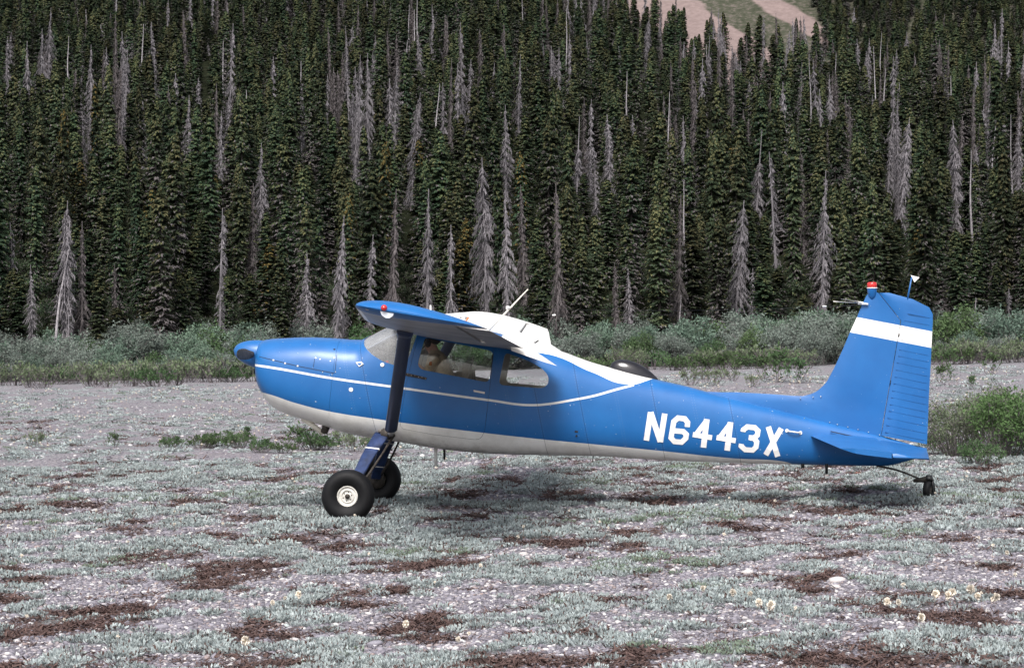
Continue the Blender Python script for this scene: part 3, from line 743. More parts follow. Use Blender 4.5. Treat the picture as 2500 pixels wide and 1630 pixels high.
# ---- main gear
def gear(s, hubpx, lat):
    ctr = L(hubpx[0], hubpx[1], lat)
    if s > 0: ctr.y = lat
    top = L(936, 1056, -.42); top.y = s * .40
    # spring steel leg: flat tapered leaf that sweeps out and down
    S = []
    inner = Vector((ctr.x, ctr.y - s * .14, ctr.z + .02))
    for t in np.linspace(0, 1, 9):
        c0 = top.lerp(inner, t); c0.z += .05 * math.sin(math.pi * t)
        hw = .094 * (1 - t) + .055 * t; tk = .013
        d = (inner - top).normalized(); fw = Vector((1, 0, .16)); fw = (fw - d * fw.dot(d)).normalized(); nn = d.cross(fw).normalized()
        S.append([c0 + fw * (hw * a) + nn * (tk * b) for a, b in ((-1, -.6), (-.9, -1), (.9, -1), (1, -.6), (1, .6), (.9, 1), (-.9, 1), (-1, .6))])
    leg = mk('landing_gear_leg', *loft(S), M_leg, plane, True, None, 35)
    for t in (.34, .80):
        i = t * 8; a = int(i); fr = i - a
        b0 = [p.lerp(q, fr) for p, q in zip(S[a], S[a + 1])]; cc = sum(b0, Vector()) / 8
        d = (inner - top).normalized() * .009
        mk('leg_band', *loft([[cc + (p - cc) * 1.05 - d for p in b0], [cc + (p - cc) * 1.05 + d for p in b0]]), M_let, leg)
    bl = [top + Vector((.12, -s * 0.0, -.02)), top.lerp(inner, .35) + Vector((.115, 0, .0)), top.lerp(inner, .7) + Vector((.09, 0, .0)), inner + Vector((.05, 0, .03))]
    mk('brake_line', *tube(bl, [.016, .012, .014, .02], 8), M_grime, leg)
    if s < 0: mk('leg_fairing', *tube([top + Vector((-.02, .05, .0)), top + Vector((.03, -.03, .0)), top + Vector((.09, -.07, -.03))], [.05, .07, .05], 10), M_grime, leg)
    # wheel
    w = empty('wheel', ctr); w.parent = plane
    Rr, W = .283, .105
    prof_ = [(.108, -W * .55), (.135, -W * .80), (.185, -W), (.225, -W * .97), (.255, -W * .80), (.272, -W * .55), (.2765, -W * .44), (.2765, -W * .40), (.281, -W * .36), (.282, -W * .14), (.278, -W * .12), (.278, -W * .06), (Rr, -W * .04), (Rr, W * .04), (.278, W * .06), (.278, W * .12), (.282, W * .14), (.281, W * .36), (.2765, W * .40), (.2765, W * .44), (.272, W * .55), (.255, W * .8), (.225, W * .97), (.185, W), (.135, W * .80), (.108, W * .55)]
    Vt, Ft = lathe(prof_, 56, caps=False)
    Vt = [(x, y * (1 + .12 * max(0, -z - .2) / .08), max(z, -.262 + .02 * (abs(x) > .3))) for x, y, z in Vt]
    mk('tyre', Vt, Ft, M_black, w)
    fs = s
    rim = mk('rim', *lathe([(.001, fs * .055), (.03, fs * .055), (.035, fs * .05), (.058, fs * .050), (.062, fs * .058), (.070, fs * .060), (.074, fs * .054), (.095, fs * .056), (.100, fs * .066), (.108, fs * .068), (.112, fs * .062), (.120, fs * .055), (.13, fs * .02), (.001, fs * -.03)], 40), M_rim, w)
    mk('hub_cap', *lathe([(.001, fs * .082), (.016, fs * .08), (.026, fs * .066), (.028, fs * .05)], 16), M_grime, w)
    for k in range(6):
        a = k * math.pi / 3 + .3; mk('rim_bolt', *lathe([(.001, fs * .058), (.006, fs * .057), (.007, fs * .04)], 6, 'y', (.047 * math.cos(a), 0, .047 * math.sin(a))), M_grime, w)
    mk('brake_disc', *lathe([(.001, -fs * .10), (.10, -fs * .10), (.10, -fs * .085), (.001, -fs * .085)], 24), M_grime, w)
    mk('axle', *tube([(0, -fs * .15, .01), (0, fs * .06, 0)], .022, 10), M_grime, w)
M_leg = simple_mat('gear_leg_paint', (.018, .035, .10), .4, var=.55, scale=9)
gear(-1, (850, 1210), -1.25); gear(1, (921, 1169), 1.22)

# ---- tail wheel
tw = L(2268, 1195, 0.0)
t0, t1 = L(2140, 1137), L(2252, 1172)
S = []
for t in np.linspace(0, 1, 7):
    c0 = t0.lerp(t1, t) + Vector((0, 0, .025 * math.sin(math.pi * t))); hw = .035 * (1 - .4 * t)
    S.append([c0 + Vector((0, hw * a, .011 * b)) for a, b in ((-1, -.5), (-.8, -1), (.8, -1), (1, -.5), (1, .5), (.8, 1), (-.8, 1), (-1, .5))])
mk('tail_spring', *loft(S), M_grime, plane)
w = empty('tail_wheel', (tw.x, 0, tw.z - .005), R(62)); w.parent = plane
mk('tyre', *lathe([(.05, -.022), (.07, -.036), (.095, -.038), (.110, -.026), (.114, 0), (.110, .026), (.095, .038), (.07, .036), (.05, .022)], 30), M_black, w)
mk('rim', *lathe([(.001, -.028), (.035, -.03), (.055, -.022), (.055, .022), (.035, .03), (.001, .028)], 20), M_grime, w)
for s in (-1, 1): mk('fork_arm', *box(-.018, .018, s * .047 - .005, s * .047 + .005, -.02, .125), M_dark, w)
mk('fork_crown', *tube([(-.01, 0, .108), (0, 0, .14), (.0, 0, .168)], [.055, .045, .03], 12), M_dark, w)
mk('steering_arm', *tube([t1 + Vector((-.10, -.07, .0)), t1 + Vector((.04, .0, .01)), Vector((tw.x, 0, tw.z + .14))], [.02, .034, .034], 10), M_grime, plane)

# ---- fin and rudder
LE = [(1700, 955), (1760, 957), (1800, 957), (1888, 962), (1935, 965.5), (1960, 966.5), (1978, 962), (1990, 957), (1999, 951), (2010, 941), (2020, 929), (2036, 899), (2057, 854), (2075, 811), (2092, 774), (2106, 741), (2115, 722), (2123, 713), (2134, 710.5)]
HG = [(2150, 1072), (2150.4, 1064), (2151, 1058), (2152.5, 1046), (2153.5, 1039), (2154.5, 1032), (2155.5, 1025), (2157, 1017), (2158.5, 1008), (2160, 1000), (2162, 988), (2166.5, 962), (2174, 918), (2181.5, 877), (2188, 840), (2194, 808), (2197.5, 782), (2180, 760), (2144, 715)]
def fin_T(v): return float(np.interp(v, [700, 1070], [.024, .05]))
t_ = np.linspace(0, 1, 9)
S = []
for (a, b), (c_, d_) in zip(LE, HG):
    P0, P1 = L(a, b), L(c_, d_); T = min(fin_T(b), .030 + .02 * sstep(955, 860, b)); half = [T * (1 - (1 - q) ** 2.4) ** .55 for q in t_]
    S.append([P0.lerp(P1, q) + Vector((0, -k, 0)) for q, k in zip(t_, half)] + [P0.lerp(P1, q) + Vector((0, k, 0)) for q, k in list(zip(t_, half))[:0:-1]])
def band(nt, X, Y, Z):
    a, b = L(2092, 774), L(2276, 809); c_ = L(2075, 811); k = (b.z - a.z) / (b.x - a.x)
    e = math_node(nt, 'SUBTRACT', Z, math_node(nt, 'MULTIPLY', X, k))
    return math_node(nt, 'MULTIPLY', math_node(nt, 'LESS_THAN', e, a.z - k * a.x), math_node(nt, 'GREATER_THAN', e, c_.z - k * c_.x))
M_tail = flat_paint('tail_paint', band, coat=.45, rough=.42)
fin = mk('fin', *loft(S), M_tail, plane, True, None, 40)
RH = [(2151, 1063), (2157, 1028), (2163, 992), (2170, 951), (2178, 905), (2186, 861), (2192, 824), (2199.5, 783), (2186, 765), (2172, 747.5), (2160, 733), (2151, 721.5), (2146, 715)]
RT = [(2263, 1084), (2264.5, 1050), (2266, 1014), (2267.5, 973), (2270, 927), (2272.5, 883), (2274, 846), (2276, 806), (2277.2, 785), (2277, 766), (2268, 750), (2228, 730), (2170, 714.5)]
S = []; rdx = L(1003, 0).x - L(1000, 0).x
for (a, b), (c_, d_) in zip(RH, RT):
    P0, P1 = L(a + .3, b), L(c_, d_); T = fin_T(b) * (1.0 if b > 770 else .9)
    tt = np.linspace(0, 1, 7); half = [T * .55] + [T * (1 - q) + .004 for q in tt[1:]]; half[1] = T * .93
    S.append([P0.lerp(P1, q) + Vector((0, -k, 0)) for q, k in zip(tt, half)] + [P0.lerp(P1, q) + Vector((0, k, 0)) for q, k in list(zip(tt, half))[::-1]])
rud = mk('rudder', *loft(S), M_tail, plane, True, None, 40)
def along(poly, v):
    return float(np.interp(v, [p[1] for p in poly][::-1], [p[0] for p in poly][::-1]))
ribs = [(760, 300, 905, 325)] + [(720 + 0, 345 + 0, 908, 372)]
vv = [515, 552, 592, 634, 675, 715, 757, 796, 838, 876, 918, 960, 1002]
for y in [303, 343] + [378 + 38 * k for k in (1, 2)] + vv:
    hx = float(np.interp(y, [340, 1015], [735, 618])) + 10; hx = max(hx, 765 if y < 330 else hx)
    a = L(*z4(hx, y)); b_ = L(*z4(float(np.interp(y, [300, 1080], [903, 872])), y + (905 - hx) * .185))
    Ta = fin_T(640 + y / 2.424)
    S = []
    for q in (0, .12, .9, 1):
        p = a.lerp(b_, q); k = (Ta * (1 - (q * .82 + .1)) + .004) + (.0028 if 0 < q < 1 else -.001)
        S.append([p + Vector((0, -k, -.004)), p + Vector((0, -k, .004)), p + Vector((0, k, .004)), p + Vector((0, k, -.004))])
    mk('rudder_rib', *loft(S), M_tail, rud, False)
mk('rudder_hinge', *tube([L(*z4(658, 700)), L(*z4(655, 725))], .03, 8), M_dark, rud); mk('rudder_hinge', *tube([L(*z4(709, 422)), L(*z4(707, 440))], .027, 8), M_grime, rud)
# rivets along the fin foot
for (a, b) in ((303, 946), (348, 958), (410, 973), (470, 988), (532, 1003), (597, 1020), (130, 805), (205, 797), (250, 792)):
    p = L(*z4(a, b)); T = .05 if a > 260 else .034
    mk('fin_rivet', *lathe([(.001, -.006), (.006, -.004), (.007, .004)], 8, 'y', (p.x, -T + .004, p.z)), M_alu, fin)
# beacon on the fin, tail mast and whiskers
b0, b1, b2 = L(2130, 728), L(2129, 704), L(2128.5, 689)
bc = mk('beacon_mount', *lathe([(.012, b0.z - .02), (.045, b0.z + .03), (.055, b1.z - .01), (.056, b1.z)], 20, 'z', (b1.x, 0, 0)), M_blue, plane)
mk('beacon_band', *lathe([(.05, b1.z - .001), (.060, b1.z), (.060, b1.z + .008), (.05, b1.z + .010)], 20, 'z', (b1.x, 0, 0)), M_let, bc)
mk('beacon_lens', *lathe([(.001, b1.z + .008), (.052, b1.z + .008), (.055, b1.z + .03), (.054, b2.z - .012), (.044, b2.z), (.001, b2.z + .003)], 20, 'z', (b1.x, 0, 0)), M_red, bc)
m0, m1 = L(*z4(763, 214)), L(*z4(790, 88))
mast = mk('tail_mast', *tube([m0 - Vector((0, 0, .03)), m1], [.011, .008], 8), M_blue, plane)
fl = [L(*z4(*p)) for p in ((783, 76), (836, 90), (806, 119), (792, 92))]
mk('mast_vane', [p + Vector((0, -.004, 0)) for p in fl] + [p + Vector((0, .004, 0)) for p in fl], [(3, 2, 1, 0), (4, 5, 6, 7)] + [(i, (i + 1) % 4, (i + 1) % 4 + 4, i + 4) for i in range(4)], M_let, mast, False)
for s, (a, b) in ((-1, ((500, 243), (325, 232))), (1, ((500, 238), (372, 218)))):
    q0 = L(*z4(*a), s * .03); q1 = L(*z4(*b), s * .30)
    mk('whisker_antenna', *tube([q0 + (q0 - q1).normalized() * .03, q1], [.006, .004], 6), M_alu, plane)
p = L(*z4(500, 243)); mk('antenna_insulator', *tube([L(*z4(472, 244), -.03), L(*z4(532, 249), -.03)], .014, 8), M_let, plane)
# long-wire antenna from the fin to both wings, with white insulators
fa = L(*z4(530, 249), -.03)
for k, (wy, zz) in enumerate(((-4.6, .02), (4.4, .02))):
    wp = Vector(wing_pt(wy, .52, .075)); top = wp + Vector((0, 0, .05))
    mk('wire_post', *tube([wp - Vector((0, 0, .03)), top], [.012, .006], 6), M_let, wing)
    pth = [fa.lerp(top, t) + Vector((0, 0, -.06 * math.sin(math.pi * t))) for t in np.linspace(0, 1, 9)]
    wr = mk('wire_antenna', *tube(pth, .0015, 5), M_dark, plane)
    def proj_u(q): w_ = plane.matrix_basis @ q; return CU + F * w_.x / w_.y
    for ut in ((2013, 1239) if k == 0 else (1353,)):
        t = min(np.linspace(.01, .99, 400), key=lambda t: abs(proj_u(fa.lerp(top, t)) - ut)); i = t * 8; a = int(i); q = pth[a].lerp(pth[min(a + 1, 8)], i - a); d = (pth[-1] - pth[0]).normalized() * (.035 if ut > 1300 else .022)
        rr = .010 if ut > 1300 else .018
        mk('wire_insulator', *tube([q - d, q - d * .6, q + d * .6, q + d], [.005, rr, rr, .005], 8), M_let, wr)
# teardrop housing of the direction-finder loop on the back of the fuselage
S = []
xa, xb = L(1486, 900).x, L(1612, 930).x; topz = L(1535, 876).z
for i in range(17):
    t = i / 16; x = xa + (xb - xa) * t; r = math.sqrt(max(1e-5, t)) * (1 - t) ** .72 * 1.62
    zb = float(f_top(x)) - .03; hh = .235 * min(1, r); ww = .135 * min(1, r)
    S.append([(x, ww * math.cos(a), zb + hh * math.sin(a)) for a in np.linspace(0, 2 * math.pi, 25)[:-1]])
mk('loop_antenna_housing', *loft(S), M_blackgloss, plane)

# ---- tailplane
def tailplane(s):
    rl, tl_, tt, rt = L(1978, 1063, -.10), L(2058, 1097, -1.60), L(2269, 1122, -1.60), L(2262, 1093, -.10)
    for q in (rl, tl_, tt, rt): pass
    def lerp_sec(f, x0, x1, T0, T1, front):
        a, b = rl.lerp(tl_, f), rt.lerp(tt, f); t = np.linspace(x0, x1, 10); y = -(.06 + (1.56) * f) if False else a.y
        P_ = [a.lerp(b, q) for q in t]
        hf = [(T0 + (T1 - T0) * f) * k for k in front(t)]
        return [Vector((p.x, s * -p.y, p.z + k)) for p, k in zip(P_, hf)] + [Vector((p.x, s * -p.y, p.z - k)) for p, k in list(zip(P_, hf))[::-1]]
    st_front = lambda t: [max(.03, (1 - (1 - min(1, q / .34)) ** 2.2) ** .6) for q in t]
    el_front = lambda t: [max(.06, 1 - (q - .57) / .43) if q > .585 else .6 for q in t]
    S1 = [lerp_sec(f, (.0 if f < .93 else (f - .93) * 2.2), .565, .05, .03, st_front) for f in (-.06, 0, .25, .5, .75, .93, .985, 1.0)]
    c0 = [Vector((p.x, p.y, p.z)) for p in S1[-1]]; mid = sum(c0, Vector()) / len(c0)
    S1.append([Vector((mid.x + (p.x - mid.x) * .96, p.y - s * -.015 * -1 + s * .015, mid.z + (p.z - mid.z) * .3)) for p in c0])
    o1 = mk('stabilizer', *loft(S1), M_blue, plane, True, None, 40)
    S2 = [lerp_sec(f, .575, 1.0, .046, .026, el_front) for f in (.035, .25, .5, .75, .97, 1.0)]
    c0 = S2[-1]; mid = sum(c0, Vector()) / len(c0); S2.append([Vector((mid.x + (p.x - mid.x) * .985, p.y + s * .015, mid.z + (p.z - mid.z) * .3)) for p in c0])
    mk('elevator', *loft(S2), M_blue, plane, True, None, 40)
    if s < 0: mk('tailplane_gap', *tube([L(*z4(310, 1000), -.13), L(*z4(560, 1055), -.13)], .006, 6), M_gap, o1)
tailplane(-1); tailplane(1)

# ---- cabin: instrument panel, glareshield, yoke, seats, floor
pz = L(930, 880, -.2)
mk('instrument_panel', *box(pz.x + .02, pz.x + .07, -.48, .48, pz.z - .38, pz.z + .03), M_dark, plane)
gv, gf = tube([(pz.x - .10, -.47, pz.z + .02), (pz.x - .10, 0, pz.z + .075), (pz.x - .10, .47, pz.z + .02)], [.06, .085, .06], 12); mk('glareshield', gv, gf, M_dark, plane)
k0 = L(955, 880, -.25); mk('compass', *lathe([(.001, -.04), (.04, -.04), (.045, 0), (.04, .04), (.001, .04)], 14, 'x', (pz.x - .02, -.05, pz.z + .14)), M_dark, plane)
mk('panel_knob', *lathe([(.001, -.02), (.02, -.018), (.022, .01), (.001, .012)], 12, 'x', (pz.x + .09, -.32, pz.z - .02)), M_red, plane)
yk = (pz.x + .26, -.24, pz.z - .06)
mk('control_yoke', *tube([(yk[0], yk[1] - .16, yk[2] + .10), (yk[0], yk[1] - .15, yk[2] - .03), (yk[0], yk[1], yk[2] - .05), (yk[0], yk[1] + .15, yk[2] - .03), (yk[0], yk[1] + .16, yk[2] + .10)], .016, 8), M_dark, plane)
sx0 = L(1085, 960, -.24)
for yy in (-.30, .28):
    s_ = empty('seat', (sx0.x, yy, sx0.z)); s_.parent = plane
    S = [[(x, y, z) for x, y, z in ((-.22 + .0, -.2, zz), (.22, -.2, zz), (.22, .2, zz), (-.22, .2, zz))] for zz in (-.16, -.08)]
    mk('seat_cushion', *loft(S), M_seat, s_, False)
    hb = .14 if yy < 0 else .06
    S = [[(.22 + .25 * t * hb + dx, w_, -.1 + (.30 + hb) * t) for dx, w_ in ((-.03, -.2 * k), (.05, -.2 * k), (.05, .2 * k), (-.03, .2 * k))] for t, k in ((0, 1), (.5, 1), (.85, .95), (1, .75))]
    mk('seat_back', *loft(S), M_seat, s_, True, None, 50)
rs = L(1165, 935, -.1); mk('baggage_strap', *tube([L(1138, 925, -.1), L(1140, 908, -.1), L(1150, 903, -.1), L(1156, 915, -.1), L(1158, 940, -.1)], .022, 8), M_dark, plane)
mk('baggage_bundle', *lathe([(.001, -.12), (.06, -.11), (.09, -.05), (.09, .06), (.05, .12), (.001, .13)], 14, 'y', L(1122, 925, .0)), M_seat, plane)
mk('cabin_floor', *box(pz.x, rs.x + .5, -.45, .45, f_bot(pz.x) + .10, f_bot(pz.x) + .12), M_seat, plane)
mk('firewall', *box(L(828, 930).x, L(832, 930).x, -.42, .42, L(830, 1020).z, L(830, 850).z), M_dark, plane)

# ================================================================== the pilot
hc = L(1050, 838, -.25)
pbase = plane.matrix_basis @ Vector((sx0.x, -.25, sx0.z - .08))
person = empty('person', pbase, -PSI)
tag(person, 'seated person in khaki shirt wearing a headset at the cockpit side window', 'person')
o_ = Vector((sx0.x, -.25, sx0.z - .08)); hc = hc - o_
M_skin = simple_mat('skin', (.66, .38, .28), .55, var=.12, scale=20); M_hair = simple_mat('hair', (.035, .02, .013), .8, var=.4, scale=60)
M_shirt = simple_mat('khaki_shirt', (.55, .43, .28), .9, var=.35, scale=14, bump=.4); M_trous = simple_mat('trousers', (.06, .055, .05), .9, var=.2)
def skin_mesh(name, verts, edges, radii, mat, root=0, sub=2):
    me = bpy.data.meshes.new(name); me.from_pydata([tuple(v) for v in verts], edges, []); me.materials.append(mat)
    o = bpy.data.objects.new(name, me); COL.objects.link(o)
    o.modifiers.new('skin', 'SKIN')
    for i, r in enumerate(radii):
        sv = me.skin_vertices[0].data[i]; sv.radius = (r, r) if isinstance(r, float) else r; sv.use_root = (i == root)
    sb = o.modifiers.new('sub', 'SUBSURF'); sb.levels = sub; sb.render_levels = sub
    dg = bpy.context.evaluated_depsgraph_get(); m2 = bpy.data.meshes.new_from_object(o.evaluated_get(dg)); o.modifiers.clear(); o.data = m2
    m2.materials.clear(); m2.materials.append(mat); m2.polygons.foreach_set('use_smooth', [True] * len(m2.polygons)); return o
nk = hc + Vector((.045, 0, -.095)); ch = hc + Vector((.10, 0, -.27)); be = Vector((.06, 0, .14)); pe = Vector((.05, 0, .02))
sh = hc + Vector((.075, 0, -.15))
vs = [pe, be, ch, nk, hc + Vector((.0, 0, -.02)), hc + Vector((-.005, 0, .055))]; ed = [(0, 1), (1, 2), (2, 3), (3, 4), (4, 5)]; rd = [(.14, .11), (.13, .10), (.15, .10), (.058, .058), (.082, .075), (.075, .07)]
for s in (-1, 1):
    b = len(vs); vs += [sh + Vector((0, s * .145, 0)), sh + Vector((-.10, s * .155, -.22)), Vector((yk[0] - o_.x + .12, s * .14, yk[2] - o_.z + .02)), Vector((yk[0] - o_.x + .01, s * .145, yk[2] - o_.z + .05))]
    ed += [(2, b), (b, b + 1), (b + 1, b + 2), (b + 2, b + 3)]; rd += [.06, .045, .032, .03]
    b = len(vs); vs += [Vector((.0, s * .10, .03)), Vector((-.40, s * .12, .10)), Vector((-.62, s * .12, -.22)), Vector((-.72, s * .12, -.24))]
    ed += [(0, b), (b, b + 1), (b + 1, b + 2), (b + 2, b + 3)]; rd += [.085, .06, .045, .035]
body = skin_mesh('body', vs, ed, rd, M_skin); body.parent = person
# shirt: torso and sleeves a little larger than the body
S = []
for c0, hx, hy in ((Vector((.05, 0, .0)), .13, .16), (be, .125, .16), (ch, .135, .175), (sh + Vector((.005, 0, .0)), .11, .185), (sh + Vector((-.003, 0, .03)), .088, .15), (sh + Vector((-.012, 0, .052)), .07, .09), (nk + Vector((.0, 0, .02)), .062, .064)):
    S.append([c0 + Vector((hx * math.copysign(abs(math.cos(a)) ** .85, math.cos(a)), hy * math.copysign(abs(math.sin(a)) ** .85, math.sin(a)), 0)) for a in np.linspace(0, 2 * math.pi, 25)[:-1]])
mk('shirt', *loft(S, True, False, False), M_shirt, person)
for s in (-1, 1):
    mk('sleeve', *tube([sh + Vector((.0, s * .12, .0)), sh + Vector((-.01, s * .165, -.03)), sh + Vector((-.07, s * .17, -.16)), sh + Vector((-.11, s * .165, -.235)), sh + Vector((-.2, s * .15, -.25))], [.06, .074, .064, .058, .052], 14), M_shirt, person)
def ball(name, c0, rx, ry, rz, mat, parent, zmin=-1.0, k=16):
    secs = []
    for i in range(k + 1):
        a = -math.pi / 2 + math.pi * i / k; r = max(.001, math.cos(a))
        secs.append([(c0.x + rx * r * math.cos(2 * math.pi * j / 20), c0.y + ry * r * math.sin(2 * math.pi * j / 20), c0.z + max(zmin, math.sin(a)) * rz) for j in range(20)])
    return mk(name, *loft(secs), mat, parent)
ball('hair', hc + Vector((.025, 0, .055)), .098, .084, .088, M_hair, person, -.75)
ball('ear', hc + Vector((.005, -.082, -.01)), .018, .010, .03, M_skin, person); ball('nose', hc + Vector((-.098, 0, -.015)), .016, .013, .02, M_skin, person)
for s in (-1, 1): ball('eye', hc + Vector((-.076, s * .03, .01)), .012, .012, .008, M_hair, person)
ball('mouth', hc + Vector((-.082, 0, -.065)), .008, .024, .006, simple_mat('lips', (.3, .1, .08), .5), person)
hd = empty('headset'); hd.parent = person
arc = [hc + Vector((-.015, .098 * math.cos(a), .01 + .135 * math.sin(a))) for a in np.linspace(0, math.pi, 11)]
mk('headband', *tube(arc, .012, 8), M_dark, hd)
for s in (-1, 1): ball('ear_cup', hc + Vector((-.015, s * .092, .0)), .035, .022, .045, M_dark, hd)
mk('microphone_boom', *tube([hc + Vector((-.03, -.10, -.01)), hc + Vector((-.07, -.09, -.05)), hc + Vector((-.11, -.05, -.085)), hc + Vector((-.115, -.01, -.09))], [.006, .006, .006, .014], 8), M_dark, hd)
q = sh + Vector((-.045, -.246, -.07))
mk('shoulder_patch', [q + Vector((-.016, .004, -.022)), q + Vector((.016, .0, -.022)), q + Vector((.016, .006, .022)), q + Vector((-.016, .008, .02))], [(0, 1, 2, 3)], simple_mat('orange_patch', (.45, .13, .02), .9), person, False)
# ================================================================== vegetation
def leaf_mat(name, stops, rough=.85, scale=1.5, rand=.35, trans=0.0, hue_rand=0.0):
    m, nt, p, out = new_mat(name)
    nz = noise(nt, obj_coord(nt), scale, 5, .7)
    col = ramp(nt, nz, stops)
    oi = nt.nodes.new('ShaderNodeObjectInfo')
    hsv = nt.nodes.new('ShaderNodeHueSaturation')
    nt.links.new(math_node(nt, 'ADD', math_node(nt, 'MULTIPLY', oi.outputs['Random'], rand), 1 - rand / 2), hsv.inputs['Value'])
    if hue_rand:
        r2 = math_node(nt, 'FRACT', math_node(nt, 'MULTIPLY', oi.outputs['Random'], 17.31))
        nt.links.new(math_node(nt, 'ADD', math_node(nt, 'MULTIPLY', r2, hue_rand), .5 - hue_rand / 2), hsv.inputs['Hue'])
    nt.links.new(col, hsv.inputs['Color']); nt.links.new(hsv.outputs[0], p.inputs['Base Color'])
    p.inputs['Roughness'].default_value = rough; p.inputs['Specular IOR Level'].default_value = .12
    if trans:
        t = N(nt, 'ShaderNodeBsdfTranslucent'); nt.links.new(hsv.outputs[0], t.inputs[0])
        mx = N(nt, 'ShaderNodeMixShader'); mx.inputs[0].default_value = trans
        nt.links.new(p.outputs[0], mx.inputs[1]); nt.links.new(t.outputs[0], mx.inputs[2]); nt.links.new(mx.outputs[0], out.inputs[0])
    return m
M_needle = leaf_mat('spruce_needles', [(.25, (.012, .021, .014, 1)), (.5, (.029, .045, .025, 1)), (.72, (.056, .069, .032, 1)), (.88, (.086, .079, .038, 1))], scale=1.3, rand=1.0, hue_rand=.085)
M_olive = leaf_mat('spruce_olive_tips', [(.3, (.048, .062, .029, 1)), (.7, (.102, .098, .045, 1))], scale=1.6, rand=.9, hue_rand=.085)
M_bark = leaf_mat('spruce_bark', [(.3, (.02, .017, .016, 1)), (.7, (.05, .044, .042, 1))], scale=6, rand=.3)
M_twig = leaf_mat('dead_twigs', [(.3, (.115, .106, .114, 1)), (.7, (.25, .235, .25, 1))], scale=3, rand=.35)
M_pole = leaf_mat('weathered_pole', [(.3, (.22, .20, .215, 1)), (.7, (.40, .38, .39, 1))], scale=4, rand=.3)
M_brownd = leaf_mat('dead_brown_twigs', [(.3, (.064, .056, .057, 1)), (.7, (.145, .13, .132, 1))], scale=2.5, rand=.3)
M_willow = leaf_mat('willow_leaves', [(.25, (.065, .105, .075, 1)), (.55, (.14, .20, .15, 1)), (.8, (.23, .295, .235, 1))], scale=1.7, rand=.45, trans=.2, hue_rand=.04)
M_wstem = leaf_mat('willow_stems', [(.3, (.08, .07, .07, 1)), (.7, (.20, .175, .18, 1))], scale=5)
M_herb = leaf_mat('herb_leaves', [(.25, (.045, .08, .036, 1)), (.6, (.09, .145, .065, 1)), (.85, (.15, .20, .095, 1))], scale=4, rand=.35, trans=.25, hue_rand=.04)
M_yel = leaf_mat('yellow_green_leaves', [(.25, (.095, .135, .075, 1)), (.7, (.195, .235, .14, 1))], scale=4, rand=.3, trans=.25)

class TB:
    """collects triangles in numpy blocks"""
    def __init__(s): s.V, s.T, s.M, s.n = [], [], [], 0
    def add(s, V, T, m):
        V = np.asarray(V, float).reshape(-1, 3); T = np.asarray(T, int).reshape(-1, 3)
        s.V.append(V); s.T.append(T + s.n); s.M.append(np.full(len(T), m)); s.n += len(V)
    def tris(s, A, B, C, m):
        k = len(A); V = np.stack([A, B, C], 1).reshape(-1, 3); s.add(V, np.arange(3 * k).reshape(-1, 3), m)
    def quads(s, A, B, C, D, m):
        k = len(A); V = np.stack([A, B, C, D], 1).reshape(-1, 3); i = np.arange(k)[:, None] * 4
        s.add(V, np.concatenate([i + [[0, 1, 2]], i + [[0, 2, 3]]]), m)
    def tube(s, path, radii, sides, m):
        path = np.asarray(path, float); k = len(path); V = []
        for i in range(k):
            d = path[min(i + 1, k - 1)] - path[max(i - 1, 0)]; d /= np.linalg.norm(d) + 1e-9
            a = np.cross(d, [0, 0, 1] if abs(d[2]) < .9 else [0, 1, 0]); a /= np.linalg.norm(a); b = np.cross(a, d)
            for q in range(sides):
                t = 2 * math.pi * q / sides; V.append(path[i] + (a * math.cos(t) + b * math.sin(t)) * radii[i])
        T = []
        for i in range(k - 1):
            for q in range(sides):
                q2 = (q + 1) % sides; a0, a1, b0, b1 = i * sides + q, i * sides + q2, (i + 1) * sides + q, (i + 1) * sides + q2
                T += [(a0, a1, b1), (a0, b1, b0)]
        s.add(V, T, m)
    def mesh(s, name, mats): return tri_mesh(name, np.concatenate(s.V), np.concatenate(s.T), mats, np.concatenate(s.M))
def unit(v): return v / (np.linalg.norm(v, axis=-1, keepdims=True) + 1e-9)

